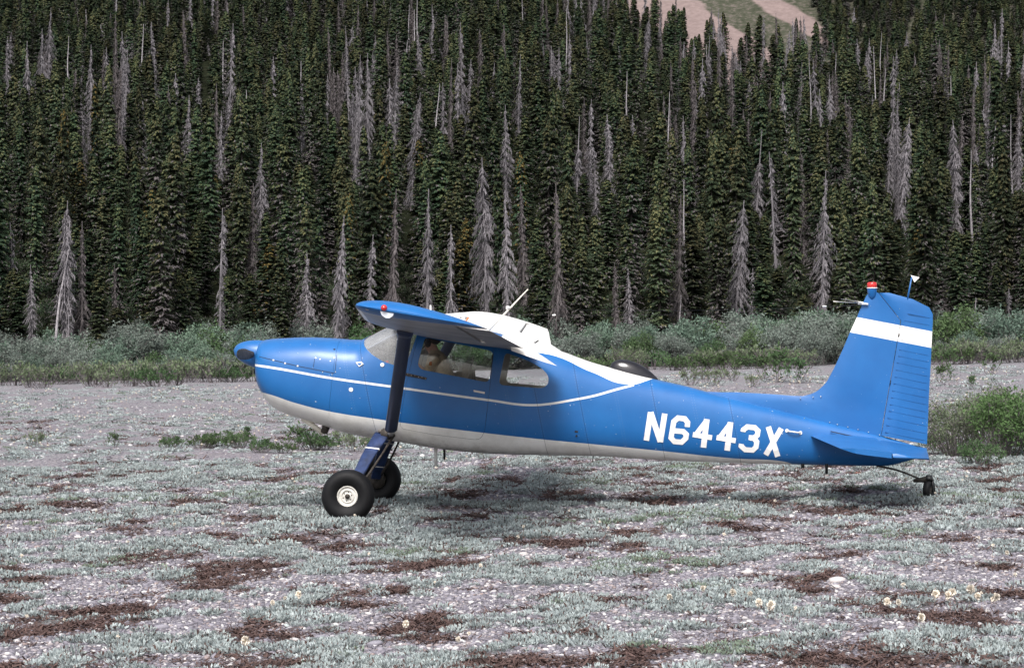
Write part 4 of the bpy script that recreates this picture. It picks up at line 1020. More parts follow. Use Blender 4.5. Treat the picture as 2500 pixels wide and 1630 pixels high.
def make_spruce(seed, H=9.0, Rd=.82, gaps=.06, dead_low=.25, nb=330):
    g = np.random.default_rng(seed); crown, trunk = TB(), TB()
    bend = g.normal(0, .012, 2) * H
    cx = lambda z: np.stack([bend[0] * (z / H) ** 2, bend[1] * (z / H) ** 2], -1)
    zz = np.linspace(-.4, H, 9); trunk.tube(np.column_stack([cx(np.clip(zz, 0, H)), zz]), np.linspace(.13, .015, 9), 6, 0)
    t = np.sort(g.random(nb)) ** .92; z = H * (.05 + .95 * t)
    L_ = Rd * np.minimum(1, ((1 - t) / .42)) ** .62 * (.55 + .5 * g.random(nb)) * (.55 + .85 * vnoise(np.full(nb, seed * 1.7), z * 1.3)) + .07
    keep = g.random(nb) > gaps; z, L_, t = z[keep], L_[keep], t[keep]; k = len(z)
    az = g.random(k) * 2 * math.pi; d = np.stack([np.cos(az), np.sin(az)], -1); sd = np.stack([-np.sin(az), np.cos(az)], -1)
    base = np.column_stack([cx(z), z])
    drp = .18 + .35 * (1 - t) + g.normal(0, .08, k)
    NJ = 8
    for j in range(NJ):                                     # short hanging sprays along every bough
        f = .10 + .90 * (j + g.random(k) * .8) / NJ
        p = base + np.column_stack([d * (L_ * f)[:, None], -drp * L_ * f ** 1.2 + .16 * L_ * f ** 3])
        w = (.05 + .08 * (1 - f)) * (.8 + .5 * g.random(k)); ln = (.12 + .14 * g.random(k)) * (1 + .5 * (1 - f))
        o = d * (ln * .55)[:, None] + sd * g.normal(0, .07, (k, 1))
        A = p + np.column_stack([sd * w[:, None], g.normal(0, .02, k)]); B = p - np.column_stack([sd * w[:, None], g.normal(0, .02, k)])
        C = p + np.column_stack([o, -.05 - ln * .35])
        mm = np.where(g.random(k) < dead_low * (1 - t) ** 1.5 * 1.6, 2, np.where((g.random(k) < .16 + .45 * (t > .8)) & (f > .6), 1, 0))
        for q in (0, 1, 2):
            s_ = mm == q
            if s_.any(): crown.tris(A[s_], B[s_], C[s_], q)
        U = p + np.column_stack([d * (ln * .4)[:, None], ln * .35])      # upturned tuft
        s_ = g.random(k) < .6
        crown.tris(p[s_] + np.column_stack([sd, np.zeros(k)])[s_] * .05, p[s_] - np.column_stack([sd, np.zeros(k)])[s_] * .05, U[s_], 1 if j > 5 else 0)
    # tip
    tip = np.array([bend[0], bend[1], H]); a = g.random(14) * 6.28
    Pz = tip - np.column_stack([np.zeros(14), np.zeros(14), g.random(14) * .5])
    crown.tris(Pz, Pz + np.column_stack([np.cos(a) * .10, np.sin(a) * .10, np.full(14, .03)]), Pz + np.column_stack([np.cos(a) * .06, np.sin(a) * .06, np.full(14, .16)]), 1)
    return trunk.mesh('spruce_trunk', [M_bark]), crown.mesh('spruce_crown', [M_needle, M_olive, M_brownd])

def make_dead(seed, H=8.5, Rd=.75, bare_top=.05, bare_low=.0, one=0.0, nb=230, mat=None, lean=.0, tw=13, hook=0):
    g = np.random.default_rng(seed); crown, trunk = TB(), TB()
    bend = g.normal(0, .02, 2) * H + np.array([lean * H, 0])
    cx = lambda z: np.stack([bend[0] * (z / H) ** 1.3, bend[1] * (z / H) ** 1.5], -1)
    zz = np.linspace(-.4, H, 12); trunk.tube(np.column_stack([cx(np.clip(zz, 0, H)), zz]), np.linspace(.13, .022, 12), 6, 0)
    t = g.random(nb); t = bare_low + (1 - bare_low - bare_top) * t; z = H * (.04 + .96 * t)
    k = nb; L_ = Rd * np.minimum(1, (1 - t) / .55) ** .7 * (.4 + .6 * g.random(k)) * (.3 + 1.15 * vnoise(np.full(k, seed * 2.3), z * 1.1)) + .06
    az = g.random(k) * 2 * math.pi
    if one: az = np.where(g.random(k) < one, g.normal(0, .6, k), az); 
    L_ = L_ * (.55 + .8 * vnoise(az * 1.1 + seed, z * .5))
    d = np.stack([np.cos(az), np.sin(az)], -1); sd = np.stack([-np.sin(az), np.cos(az)], -1); base = np.column_stack([cx(z), z])
    drp = .55 + .5 * g.random(k)
    pt = lambda f: base + np.column_stack([d * (L_ * f ** .9)[:, None], -drp * L_ * f ** 1.6 + .05 * L_])
    for a, b in ((0, .5), (.5, 1)):
        P, Q_ = pt(a), pt(b); wv = np.column_stack([np.zeros((k, 2)), np.full(k, .018 * (1.2 - a))]); crown.quads(P + wv, P - wv, Q_ - wv * .7, Q_ + wv * .7, 0)
        wv = np.column_stack([sd * .016, np.zeros(k)]); crown.quads(P + wv, P - wv, Q_ - wv * .7, Q_ + wv * .7, 0)
    for j in range(tw):
        f = .15 + .85 * g.random(k); p = pt(1.0) * f[:, None] + base * (1 - f[:, None]); p = base + (pt(1.0) - base) * f[:, None]; p[:, 2] += .10 * L_ * np.sin(math.pi * f)
        ln = (.12 + .22 * g.random(k)) * np.minimum(1, .4 + L_)
        o = d * (ln * .25 * g.random(k))[:, None] + sd * (g.normal(0, .35, k) * ln)[:, None]
        C = p + np.column_stack([o, -ln * (.6 + .5 * g.random(k))]); w = .020 + .024 * g.random(k)
        wv = np.column_stack([sd * w[:, None] * .7 + d * w[:, None] * .5, g.normal(0, .02, k)])
        crown.tris(p + wv, p - wv, C, 0)
    if hook:
        b = np.array([*cx(np.array(H * .9)), H * .9]); s = 1 if hook > 0 else -1
        pa = np.array([b + np.array([s * x, 0, zq]) for x, zq in ((0, 0), (.25, .30), (.6, .38), (.95, .2), (1.15, -.2), (1.2, -.6))]); crown.tube(pa, [.05, .045, .04, .035, .025, .012], 5, 0)
        for q in range(90):
            i = g.random() * 4.9; a = int(i); p = pa[a] * (1 - i + a) + pa[a + 1] * (i - a); ln = .15 + .3 * g.random()
            crown.tris(p[None] + [[.03, 0, 0]], p[None] - [[.03, 0, 0]], p[None] + [[g.normal(0, .12), g.normal(0, .1), -ln]], 0)
    return trunk.mesh('dead_trunk', [mat or M_twig]), crown.mesh('dead_twigs', [mat or M_twig])

def make_snag(seed, H=8.0, lean=0.0, fork=False, low=.25):
    g = np.random.default_rng(seed); trunk, br = TB(), TB()
    cx = lambda z: np.stack([lean * z + .05 * np.sin(z), .03 * np.cos(z * .8)], -1)
    zz = np.linspace(-.4, H, 12); trunk.tube(np.column_stack([cx(zz), zz]), np.linspace(.12, .018, 12), 7, 0)
    if fork: trunk.tube(np.array([[0.3 * lean, 0, 1.3], [-.8, -.1, .3], [-1.3, -.1, -.3]]), [.06, .07, .06], 6, 0)
    for k in range(46):
        z = H * (.15 + .8 * g.random()); a = g.random() * 6.28; ln = .10 + .30 * g.random() * (1.2 - z / H); b = np.array([*cx(np.array(z)), z])
        e = b + np.array([math.cos(a) * ln, math.sin(a) * ln, -.1 * ln]); br.tube([b, e], [.014, .006], 3, 0)
        if g.random() < low:
            for q in range(5): p = b + (e - b) * g.random(); br.tris(p[None] + [[.02, 0, 0]], p[None] - [[.02, 0, 0]], p[None] + [[g.normal(0, .06), 0, -.25 * g.random()]], 0)
    return trunk.mesh('snag_pole', [M_pole]), br.mesh('snag_stubs', [M_twig])

SPR = [make_spruce(s, 9.0, r, g_, dl, nb) for s, r, g_, dl, nb in ((1, .80, .05, .22, 470), (2, .70, .10, .75, 420), (3, .92, .05, .15, 520), (4, .62, .06, .35, 420), (5, .84, .16, 1.1, 430), (6, .74, .05, .1, 480), (7, .95, .10, .45, 520), (8, .58, .08, .2, 390))]
DEAD = [make_dead(11), make_dead(12, Rd=.60, nb=200), make_dead(13, Rd=1.0, nb=330, tw=14), make_dead(14, Rd=.7, bare_low=.1, bare_top=.3, nb=190), make_dead(15, Rd=.75, one=.75, nb=150, tw=9), make_dead(16, Rd=.62, mat=M_brownd, nb=300), make_dead(17, Rd=.85, hook=1, nb=260)]
SNAG = [make_snag(21), make_snag(22, lean=.06), make_snag(23, low=.6)]
SNAGF = make_snag(24, lean=.115, fork=True)

def gn_scatter(name, pts, rot, scl, idx, protos):
    """one stuff object: every prototype mesh of the list set on its share of the points"""
    pc = bpy.data.collections.new(name + '_prototypes')
    for i, me in enumerate(protos):
        o = bpy.data.objects.new(f'{name}_piece_{i:02d}', me); pc.objects.link(o)
    me = bpy.data.meshes.new(name); n = len(pts)
    me.vertices.add(n); me.vertices.foreach_set('co', np.asarray(pts, np.float32).ravel())
    for nm, ty, key, dat in (('rot', 'FLOAT_VECTOR', 'vector', rot), ('scl', 'FLOAT_VECTOR', 'vector', scl), ('idx', 'INT', 'value', idx)):
        a = me.attributes.new(nm, ty, 'POINT'); a.data.foreach_set(key, np.asarray(dat, np.int32 if ty == 'INT' else np.float32).ravel())
    ng = bpy.data.node_groups.new(name, 'GeometryNodeTree')
    ng.interface.new_socket('Geometry', in_out='INPUT', socket_type='NodeSocketGeometry'); ng.interface.new_socket('Geometry', in_out='OUTPUT', socket_type='NodeSocketGeometry')
    gi, go = ng.nodes.new('NodeGroupInput'), ng.nodes.new('NodeGroupOutput')
    ci = ng.nodes.new('GeometryNodeCollectionInfo'); ci.inputs['Collection'].default_value = pc; ci.inputs['Separate Children'].default_value = True; ci.inputs['Reset Children'].default_value = True
    ip = ng.nodes.new('GeometryNodeInstanceOnPoints'); ip.inputs['Pick Instance'].default_value = True
    def attr(nm, ty):
        a = ng.nodes.new('GeometryNodeInputNamedAttribute'); a.data_type = ty; a.inputs['Name'].default_value = nm; return a.outputs['Attribute']
    ng.links.new(gi.outputs[0], ip.inputs['Points']); ng.links.new(ci.outputs[0], ip.inputs['Instance'])
    e2r = ng.nodes.new('FunctionNodeEulerToRotation'); ng.links.new(attr('rot', 'FLOAT_VECTOR'), e2r.inputs[0]); ng.links.new(e2r.outputs[0], ip.inputs['Rotation'])
    ng.links.new(attr('scl', 'FLOAT_VECTOR'), ip.inputs['Scale']); ng.links.new(attr('idx', 'INT'), ip.inputs['Instance Index'])
    ng.links.new(ip.outputs[0], go.inputs[0])
    o = bpy.data.objects.new(name, me); COL.objects.link(o)
    md = o.modifiers.new('scatter', 'NODES'); md.node_group = ng
    return o

# ---- dead trees: (u, v of the top, v where it is lost behind others, kind, label)
# kinds: 0-6 DEAD, 7-9 SNAG, 10 forked snag
DT = [
 (136, 491, 834, 2, 'large dead grey spruce with ragged drooping twigs near the photo\'s left edge', -.06),
 (79, 646, 834, 0, 'dead grey spruce in the willows, leftmost of those reaching the bushes', 0),
 (158, 609, 828, 10, 'bare white leaning dead pole with a forked foot above the left willows', 0),
 (176, 723, 826, 4, 'short crooked dead grey tree right of the bare white leaning pole', .05),
 (40, 541, 640, 1, 'slim dead tree poking above olive spruces at the far left', 0),
 (200, 540, 820, 5, 'dark brownish dead spruce standing between left willows and pale snags', 0),
 (282, 642, 745, 5, 'small dark dead spruce hidden among green spruces at left', 0),
 (455, 377, 650, 3, 'tall thin dead tree with a long bare leaning top at left', .06),
 (510, 530, 700, 2, 'tangled dead spruce with broad spreading grey twigs', 0),
 (551, 508, 640, 4, 'crooked one-sided dead tree beside the tangled one', .05),
 (544, 662, 814, 4, 'one-sided dead tree above the willows left of the spinner', .03),
 (635, 349, 510, 0, 'pale dead spruce with bare spire, above the spinner', 0),
 (615, 447, 640, 5, 'brownish dead spruce just below the pale spire', 0),
 (746, 619, 817, 0, 'bare-topped dead tree with shaggy foot above the cowling', 0),
 (836, 525, 817, 0, 'leaning dead grey spruce above the windshield, left of a pair', .05),
 (833, 612, 790, 1, 'slim dead grey spruce above the windshield, right of a pair', -.02),
 (903, 572, 790, 1, 'dead grey spruce directly above the near wingtip', .02),
 (955, 460, 740, 5, 'grey-brown dying spruce between two dead spruces above the wing', 0),
 (1044, 461, 760, 0, 'straight dead grey spruce above the blue wing', 0),
 (1110, 548, 760, 1, 'narrow dead grey spruce over the wing, beside a golden spruce', .03),
 (1192, 387, 770, 2, 'broadest dead grey spruce, left of a close pair by the whip antenna', .01),
 (1234, 464, 790, 0, 'dead grey spruce right of the broadest one, behind the whip antenna', -.02),
 (1365, 447, 740, 5, 'broad dark dead spruce right of the whip antenna', 0),
 (1281, 451, 700, 5, 'thin brown dead spruce between the pair and the broad dark one', 0),
 (1013, 226, 560, 2, 'tall dead grey spruce high above the wing', .03),
 (738, 204, 390, 0, 'shaggy dead spruce high on the slope above the cowling', 0),
 (866, 231, 430, 6, 'dead tree with a hooked top high on the slope', 0),
 (798, 185, 265, 1, 'small dead spruce high up, left of the hooked one', 0),
 (1057, 204, 300, 8, 'bare pole high on the slope above the wing', 0),
 (980, 98, 245, 8, 'tall white bare pole near the top, above mid wing', 0),
 (999, 11, 95, 7, 'bare pole touching the top edge above the wing', 0),
 (305, 222, 330, 1, 'small grey dead spire in the upper left forest', .08),
 (460, 233, 370, 0, 'grey dead spire above the long leaning tree', 0),
 (538, 272, 420, 0, 'grey dead spruce upper left between two spires', 0),
 (166, 89, 170, 7, 'pale dead pole high in the top left forest', 0),
 (17, 89, 190, 1, 'dead grey spruce high at the very left edge', 0),
 (200, 72, 150, 1, 'dead spruce beside the pale pole at top left', 0),
 (1441, 242, 330, 1, 'thin dead spruce high above the cabin roof', 0),
 (1407, 284, 420, 3, 'bare-topped dead spruce high above the cabin roof', 0),
 (1347, 113, 185, 1, 'short dead spire near the top above the cabin', 0),
 (1513, 113, 190, 1, 'dead spire below the pink scree, left one', 0),
 (1532, 174, 265, 9, 'pale dead snag below the pink scree', 0),
 (1572, 45, 345, 2, 'very tall dead grey tree below the pink scree', -.01),
 (1660, 116, 255, 3, 'dead grey tree leaning under the scree slope', .04),
 (1730, 89, 360, 3, 'long thin dead tree under the green scrub between screes', .03),
 (2026, 183, 285, 0, 'dead grey spire high above the fin', 0),
 (2156, 166, 230, 7, 'white bare pole high above the beacon', 0),
 (1849, 316, 490, 3, 'thin bare-topped dead tree above the registration letters', .02),
 (1877, 371, 632, 4, 'long leaning dead tree above the tail cone', -.06),
 (1963, 360, 710, 5, 'brown dead spruce left of the fin', 0),
 (2007, 416, 775, 0, 'dead grey spruce just left of the fin top', .0),
 (2217, 285, 665, 2, 'large leaning dead grey spruce above the rudder', .07),
 (2181, 321, 525, 1, 'dead spruce beside the large leaning one above the beacon', .07),
 (2345, 294, 554, 2, 'broad dead grey spruce right of the tail mast', .03),
 (2420, 294, 400, 8, 'white bare pole near the right edge', .02),
 (2372, 366, 460, 7, 'thin pale pole beside the broad dead spruce at right', 0),
 (2486, 288, 450, 0, 'dead grey spruce at the very right edge', 0),
 (2447, 520, 660, 0, 'dead grey spruce low at the right edge', -.05),
 (2381, 726, 831, 9, 'short grey dead stump tree right of the rudder', 0),
 (2464, 704, 760, 1, 'small dead spruce in the bushes at right', 0),
 (1793, 488, 822, 2, 'big shaggy dead spruce reaching the willows above the registration', .0),
 (1838, 654, 780, 1, 'small dead spruce right of the big shaggy one', 0),
 (1849, 521, 660, 4, 'one-sided dead tree above the small dead spruce', 0),
 (1533, 654, 790, 0, 'pale small dead spruce above the black dome', -.03),
 (1505, 640, 770, 5, 'brownish dead spruce left of the pale small one', 0),
 (1677, 443, 540, 7, 'white bare pole above the white roof tail', 0),
 (1655, 476, 740, 5, 'dark dead spruce above the tail cone seam', 0),
 (1660, 720, 810, 7, 'bare thin pole at the willows above the tail cone', 0),
]
def solve_top(u, v, H):
    """distance at which a tree of height H on the slope reaches pixel (u, v)"""
    Y = np.arange(113.0, 420, .25); x = (u - CU) / F * Y
    d = EYE + (CV - v) / F * Y - terrain(x, Y) - H
    i = np.argmax(d < 0)
    return (Y[i], H) if d.min() < 0 and d[0] > 0 else (float(Y[np.argmin(np.where(Y < 270, d, 1e9))]), H)
KEEP = []
def zone(u):
    for lim, nm in ((300, 'far left of the spinner'), (590, 'left of the spinner'), (860, 'above the cowling'), (1130, 'above the near wing'), (1400, 'above the cabin'), (1700, 'above the black dome'), (2000, 'above the registration'), (2290, 'above the fin')):
        if u < lim: return nm
    return 'right of the rudder'
def place_tree(name, meshes, kindnames, loc, H0, H, wide, rz, lean, label, cat, group):
    e = empty(name, loc, 0); e.rotation_euler = (random.gauss(0, .012), lean + random.gauss(0, .012), rz)
    for me, nm in zip(meshes, kindnames): link(nm, me, e)
    s = H / H0; e.scale = (s * wide, s * wide, s)
    return tag(e, label, cat, group)
for (u, v, vb, k, lab, lean) in DT:
    if vb > 735:                          # foot at the edge of the willows
        Y = 115 + random.random() * 2.5
        if v > 640 and vb < 790: Y += 4
        x = (u - CU) / F * Y; g0 = float(terrain(x, Y)); H = EYE + (CV - v) / F * Y - g0
    else:
        H = {0: 8.3, 1: 7.6, 2: 9.2, 3: 8.5, 4: 8.3, 5: 8.2, 6: 8.2}.get(k, 8.2)
        if v < 120: H = 7.5
        Y, _ = solve_top(u, v, H)
        if Y is None: Y = 116.0
        x = (u - CU) / F * Y; g0 = float(terrain(x, Y)); H = EYE + (CV - v) / F * Y - g0
    H = max(1.6, H); sl = H * math.sin(lean)
    xb = x - sl
    wide = min(1.9, max(.8, 8.3 / H * (.95 if H > 6 else .75)))
    KEEP.append((u, v, vb, Y, xb))
    gp = 'dead trees on the wooded slope'
    if k < 7: place_tree('dead_spruce', DEAD[k], ('trunk', 'twigs'), (xb, Y, g0), 8.5, H, wide, random.random() * .6 if k in (4, 6) else random.random() * 6.28, lean, lab, 'dead tree', gp)
    elif k < 10: place_tree('dead_snag', SNAG[k - 7], ('pole', 'stubs'), (xb, Y, g0), 8.0, H, wide, 0, lean, lab, 'dead tree', gp)
    else: place_tree('dead_snag', SNAGF, ('pole', 'stubs'), (x - .115 * H, Y, g0), 8.0, H, 8.0 / H, 0, 0, lab, 'dead tree', gp)

# ---- live spruces
cand = []
Yr = 113.5
while Yr < 345:
    step = 2.7 + .002 * (Yr - 113)
    hw = .262 * Yr + 3
    xs = np.arange(-hw, hw, 2.35 + .001 * (Yr - 113)); xs = xs + rng.normal(0, .85, len(xs)); yy = Yr + rng.normal(0, 1.0, len(xs))
    cand += list(zip(xs, yy)); Yr += step
cand = np.array(cand)
crest_r = 262 + 0 * cand[:, 0]
right = sstep(4, 26, cand[:, 0])
ok = (cand[:, 1] < 420 - 157 * right)
dens = fbm(cand[:, 0] * .09 + 5, cand[:, 1] * .07 + 2, 3)
ok &= (dens > .36) | (rng.random(len(cand)) < .55)
ok &= rng.random(len(cand)) < .82
cand = cand[ok]
Hs = (8.3 + 2.0 * rng.normal(0, 1, len(cand)).clip(-1.7, 1.7)) * (1 - .12 * sstep(150, 260, cand[:, 1]))
Hs *= np.where(cand[:, 1] < 117, .8 + .25 * rng.random(len(cand)), 1)
zc = terrain(cand[:, 0], cand[:, 1])
u_ = CU + F * cand[:, 0] / cand[:, 1]; v_ = CV - F * (zc + Hs - EYE) / cand[:, 1]
ok = v_ > -200
for (u, v, vb, Y, xb) in KEEP:           # trees in front of a dead one stay below the part of it that shows
    ub = CU + F * xb / Y
    cy = cand[:, 1]; t = np.clip((v_ - v) / max(1, vb - v), 0, 1); du = np.abs(u_ - (u + (ub - u) * t))
    hit = (du < 25 * 115 / cy) & (cy < Y + .8) & (cy > Y - 70) & (v_ < vb)
    Hn = EYE + (CV - (vb + rng.random(len(cand)) * 30)) / F * cy - zc
    Hs = np.where(hit, np.minimum(Hs, Hn), Hs)
    ok &= ~((np.abs(cand[:, 0] - xb) < .8) & (np.abs(cy - Y) < .8))
ok &= Hs > 1.6
v_ = CV - F * (zc + Hs - EYE) / cand[:, 1]
# the dark hollow at left and around the right edge stay open
for (uu, vv, ru, rv) in ((20, 480, 60, 90), (590, 690, 34, 80)):
    ok &= ~((np.abs(u_ - uu) < ru) & (np.abs(v_ - vv) < rv) & (rng.random(len(cand)) < .75))
cand, Hs, zc, u_, v_ = cand[ok], Hs[ok], zc[ok], u_[ok], v_[ok]
vis = np.where((u_ > -20) & (u_ < 2520), 1, 0)
order = np.argsort(np.where(vis == 1, cand[:, 1], 1e6))
front = order[:300]; rest = order[300:]
kinds = rng.integers(0, len(SPR), len(cand)); wides = .85 + .5 * rng.random(len(cand))
OLIVE = leaf_mat('gold_needles', [(.3, (.07, .06, .02, 1)), (.7, (.15, .105, .035, 1))], rand=.3)
SPR_GOLD = []
for tr, cr in (SPR[0], SPR[3]):
    c2 = cr.copy(); c2.materials[1] = OLIVE; SPR_GOLD.append((tr, c2))
def spruce_label(i):
    y, h, k = cand[i][1], Hs[i], kinds[i]
    row = 'front row' if y < 118 else ('second ranks' if y < 124 else 'middle ranks')
    size = 'small' if h < 7 else ('tall' if h > 9.2 else 'slender')
    tone = ('dark green', 'half-bare', 'bushy', 'narrow olive', 'grey-skirted', 'dense', 'broad', 'pencil-thin')[k]
    return f'{size} {tone} living spruce, {row}, {zone(u_[i])}', f'living spruces, {row}'
gold = set(int(i) for i in front if abs(u_[i] - 1125) < 45 and cand[i][1] < 122) | set(int(i) for i in front[::23])
for i in front:
    i = int(i); lab, gp = spruce_label(i)
    mset = SPR[kinds[i]]
    if i in gold: mset = SPR_GOLD[i % 2]; lab, gp = f'spruce with golden brown tips {zone(u_[i])}', 'golden tipped spruces'
    place_tree('spruce_tree', mset, ('trunk', 'crown'), (cand[i][0], cand[i][1], zc[i] - .1), 9.0, Hs[i], wides[i] * 9.0 / Hs[i] * .92, random.random() * 6.28, random.gauss(0, .015), lab, 'spruce', gp)
# the rest of the forest, with scattered dead trees in it, as one mass
def joined(tr, cr, name):
    a = TB(); nv = len(tr.vertices)
    mats = [m for m in tr.materials] + [m for m in cr.materials]
    V = np.empty(nv * 3, np.float32); tr.vertices.foreach_get('co', V); T = np.empty(len(tr.polygons) * 3, np.int32); tr.loops.foreach_get('vertex_index', T)
    V2 = np.empty(len(cr.vertices) * 3, np.float32); cr.vertices.foreach_get('co', V2); T2 = np.empty(len(cr.polygons) * 3, np.int32); cr.loops.foreach_get('vertex_index', T2)
    mi = np.empty(len(cr.polygons), np.int32); cr.polygons.foreach_get('material_index', mi)
    return tri_mesh(name, np.concatenate([V.reshape(-1, 3), V2.reshape(-1, 3)]), np.concatenate([T.reshape(-1, 3), T2.reshape(-1, 3) + nv]), mats, np.concatenate([np.zeros(len(tr.polygons), int), mi + len(tr.materials)]))
PM = [joined(*s, f'forest_tree_{i}') for i, s in enumerate(SPR)] + [joined(*DEAD[k], f'forest_dead_{k}') for k in (0, 1, 5)] + [joined(*SNAG[0], 'forest_snag')]
n = len(rest); idx = kinds[rest].copy(); dd = rng.random(n)
dfrac = .13 + .13 * sstep(0, 30, cand[rest, 0]) + .22 * sstep(.56, .68, fbm(cand[rest, 0] * .12 + 40, cand[rest, 1] * .06 + 9, 3))
idx = np.where(dd < dfrac * .25, 8, np.where(dd < dfrac * .65, 9, np.where(dd < dfrac * 1.25, 10, np.where(dd < dfrac * 1.36, 11, idx))))
s = Hs[rest] / 9.0; w = s * wides[rest] * 9.0 / Hs[rest] * .92
forest = gn_scatter('forest', np.column_stack([cand[rest], zc[rest] - .1]), np.column_stack([rng.normal(0, .015, n), rng.normal(0, .02, n), rng.random(n) * 6.28]), np.column_stack([w, w, s * (1 + .06 * (idx > 7))]), idx, PM)
tag(forest, 'dense dark spruce forest with scattered dead trees climbing the slope', 'forest', kind='stuff')
# brush under the first ranks of trees
def understory():
    x = (rng.random(900) * 2 - 1) * 38; y = 113 + rng.random(900) ** 1.3 * 32; n = len(x); sc = .45 + .5 * rng.random(n)
    o = gn_scatter('understory_brush', np.column_stack([x, y, terrain(x, y) - .1]), np.column_stack([np.zeros((n, 2)), rng.random(n) * 6.28]), np.column_stack([sc, sc, sc * .9]), rng.integers(0, 2, n), [joined(*make_bush(36, 1.8, 1.3, 1700, .15, 16, .15, M_needle), 'brush_a'), joined(*make_bush(37, 1.5, 1.4, 1500, .15, 14, .2, M_herbdark), 'brush_b')])
    tag(o, 'low dark brush filling the ground under the first spruces', 'brush', kind='stuff')
# darker trees on the far spur at the upper right, and a few on the scree
fx = rng.random(5200) * 150 + 20; fy = 335 + rng.random(5200) * 260
uu = CU + F * fx / fy; zz = mountain_z(fx, fy); vv = CV - F * (zz + 8 - EYE) / fy
edge = 1990 + 55 * sstep(-40, 75, vv)
k_ = ((uu > edge + rng.normal(0, 10, len(uu))) | ((rng.random(len(uu)) < .012) & (uu > 1700))) & (uu < 2600) & (vv > -160)
fp = np.column_stack([fx, fy, zz - .2])[k_]; n = len(fp); s = .75 + .35 * rng.random(n)
far = gn_scatter('far_forest', fp, np.column_stack([np.zeros((n, 2)), rng.random(n) * 6.28]), np.column_stack([s * 1.25, s * 1.25, s]), rng.integers(0, 8, n), PM[:8])
tag(far, 'darker distant spruces on the far spur at the upper right', 'forest', kind='stuff')

# ---- willow thicket along the foot of the forest
def make_bush(seed, H=2.2, Rw=1.25, nl=2600, leaf=.085, stems=26, bare=.1, mats=None, upright=.5):
    g = np.random.default_rng(seed); st, fo = TB(), TB(); tips = []
    for k in range(stems):
        a = g.random() * 6.28; r = Rw * (.25 + .75 * math.sqrt(g.random())); h = H * (.55 + .45 * g.random()) * (1 - .35 * (r / Rw) ** 2)
        p0 = np.array([math.cos(a) * r * .25, math.sin(a) * r * .25, -.05]); p2 = np.array([math.cos(a) * r, math.sin(a) * r, h]); p1 = (p0 + p2) / 2 + np.array([0, 0, h * .12]) + g.normal(0, .06, 3)
        st.tube([p0, p1, p2], np.array([.012, .009, .004]) * (.35 + .3 * H), 4, 0); tips.append((p0, p1, p2))
        for q in range(4):
            t = .4 + .6 * g.random(); b = p1 + (p2 - p1) * t; e = b + np.array([g.normal(0, .22), g.normal(0, .22), .12 + .25 * g.random()]) * H / 2.2
            st.tube([b, e], np.array([.007, .003]) * (.35 + .3 * H), 3, 0); tips.append((b, (b + e) / 2, e))
    tp = np.array(tips); i = g.integers(0, len(tp), nl); t = g.random(nl) ** .7
    i2 = np.where(t < .5, 0, 1); f = np.where(t < .5, t * 2, t * 2 - 1)[:, None]
    P = tp[i, i2] * (1 - f) + tp[i, i2 + 1] * f + g.normal(0, .055 * H, (nl, 3)) * np.array([1, 1, .8])
    lift = P[:, 2] > .04; P = P[lift]; m = len(P)
    d = unit(g.normal(0, 1, (m, 3)) + np.array([0, 0, upright])); sd = unit(np.cross(d, g.normal(0, 1, (m, 3)))); ln = leaf * (.6 + .8 * g.random(m))[:, None]; w = ln * .22
    mi = (g.random(m) < bare).astype(int)
    for q in (0, 1):
        s_ = mi == q; ww = w[s_] * (.25 if q else 1); l2 = ln[s_] * (1.6 if q else 1)
        fo.quads(P[s_], P[s_] + d[s_] * l2 * .5 + sd[s_] * ww, P[s_] + d[s_] * l2, P[s_] + d[s_] * l2 * .5 - sd[s_] * ww, q)
    return st.mesh('bush_stems', [M_wstem]), fo.mesh('bush_foliage', [mats or M_willow, M_wstem])
M_willow2 = leaf_mat('grey_willow_leaves', [(.25, (.095, .12, .10, 1)), (.55, (.185, .22, .19, 1)), (.8, (.29, .33, .295, 1))], scale=1.7, rand=.35, trans=.2)
BUSH = [make_bush(31, nl=3800, leaf=.13, bare=.05), make_bush(32, 2.4, 1.1, 3600, mats=M_willow2, bare=.10, leaf=.13), make_bush(33, 1.9, 1.45, 3800, leaf=.14, bare=.05), make_bush(34, 2.1, 1.2, 2600, mats=M_willow2, bare=.25, leaf=.12), make_bush(35, 2.3, 1.15, 3600, leaf=.14, mats=M_herb, bare=.05)]
def put_bush(name, ms, loc, s, rz, label, cat, group=None, sz=None):
    e = empty(name, loc, rz); e.scale = (s, s, sz or s)
    link('stems', ms[0], e); link('foliage', ms[1], e)
    return tag(e, label, cat, group)
def bush_front(u):
    """distance of the foot of the thicket at picture column u"""
    x0, v0 = u, float(np.interp(u, [-60, 60, 400, 640, 1300, 1650, 2000, 2300, 2560], [935, 935, 930, 920, 903, 899, 894, 885, 881]))
    return ground_at(u, v0)
TONE = ('green willow bush', 'silvery grey willow bush', 'low broad green willow bush', 'half-bare grey willow bush', 'bright green leafy bush')
spots = []
for row in range(5):
    for u in np.arange(-70, 2600, 56 + 4 * row):
        uu = u + random.gauss(0, 14) + 23 * row
        if 660 < uu < 980 and row < 2: continue
        spots.append((uu, row))
for uu, row in spots:
    b = bush_front(uu); Y = b.y + 1.2 + row * 2.9 + random.random() * 1.8
    if Y > 119: continue
    x = (uu - CU) / F * Y; k = random.choice((0, 0, 1, 1, 2, 3, 4))
    s = (.55 + .3 * random.random()) if row == 0 else (.85 + .35 * random.random())
    if row > 1: s *= 1.05
    put_bush('willow_bush', BUSH[k], (x, Y, float(terrain(x, Y)) - .05), s, random.random() * 6.28,
             f'{TONE[k]}, {("front edge", "second row", "middle", "back", "back")[row]} of thicket, {zone(uu)}', 'bush', 'willow thicket below the forest')

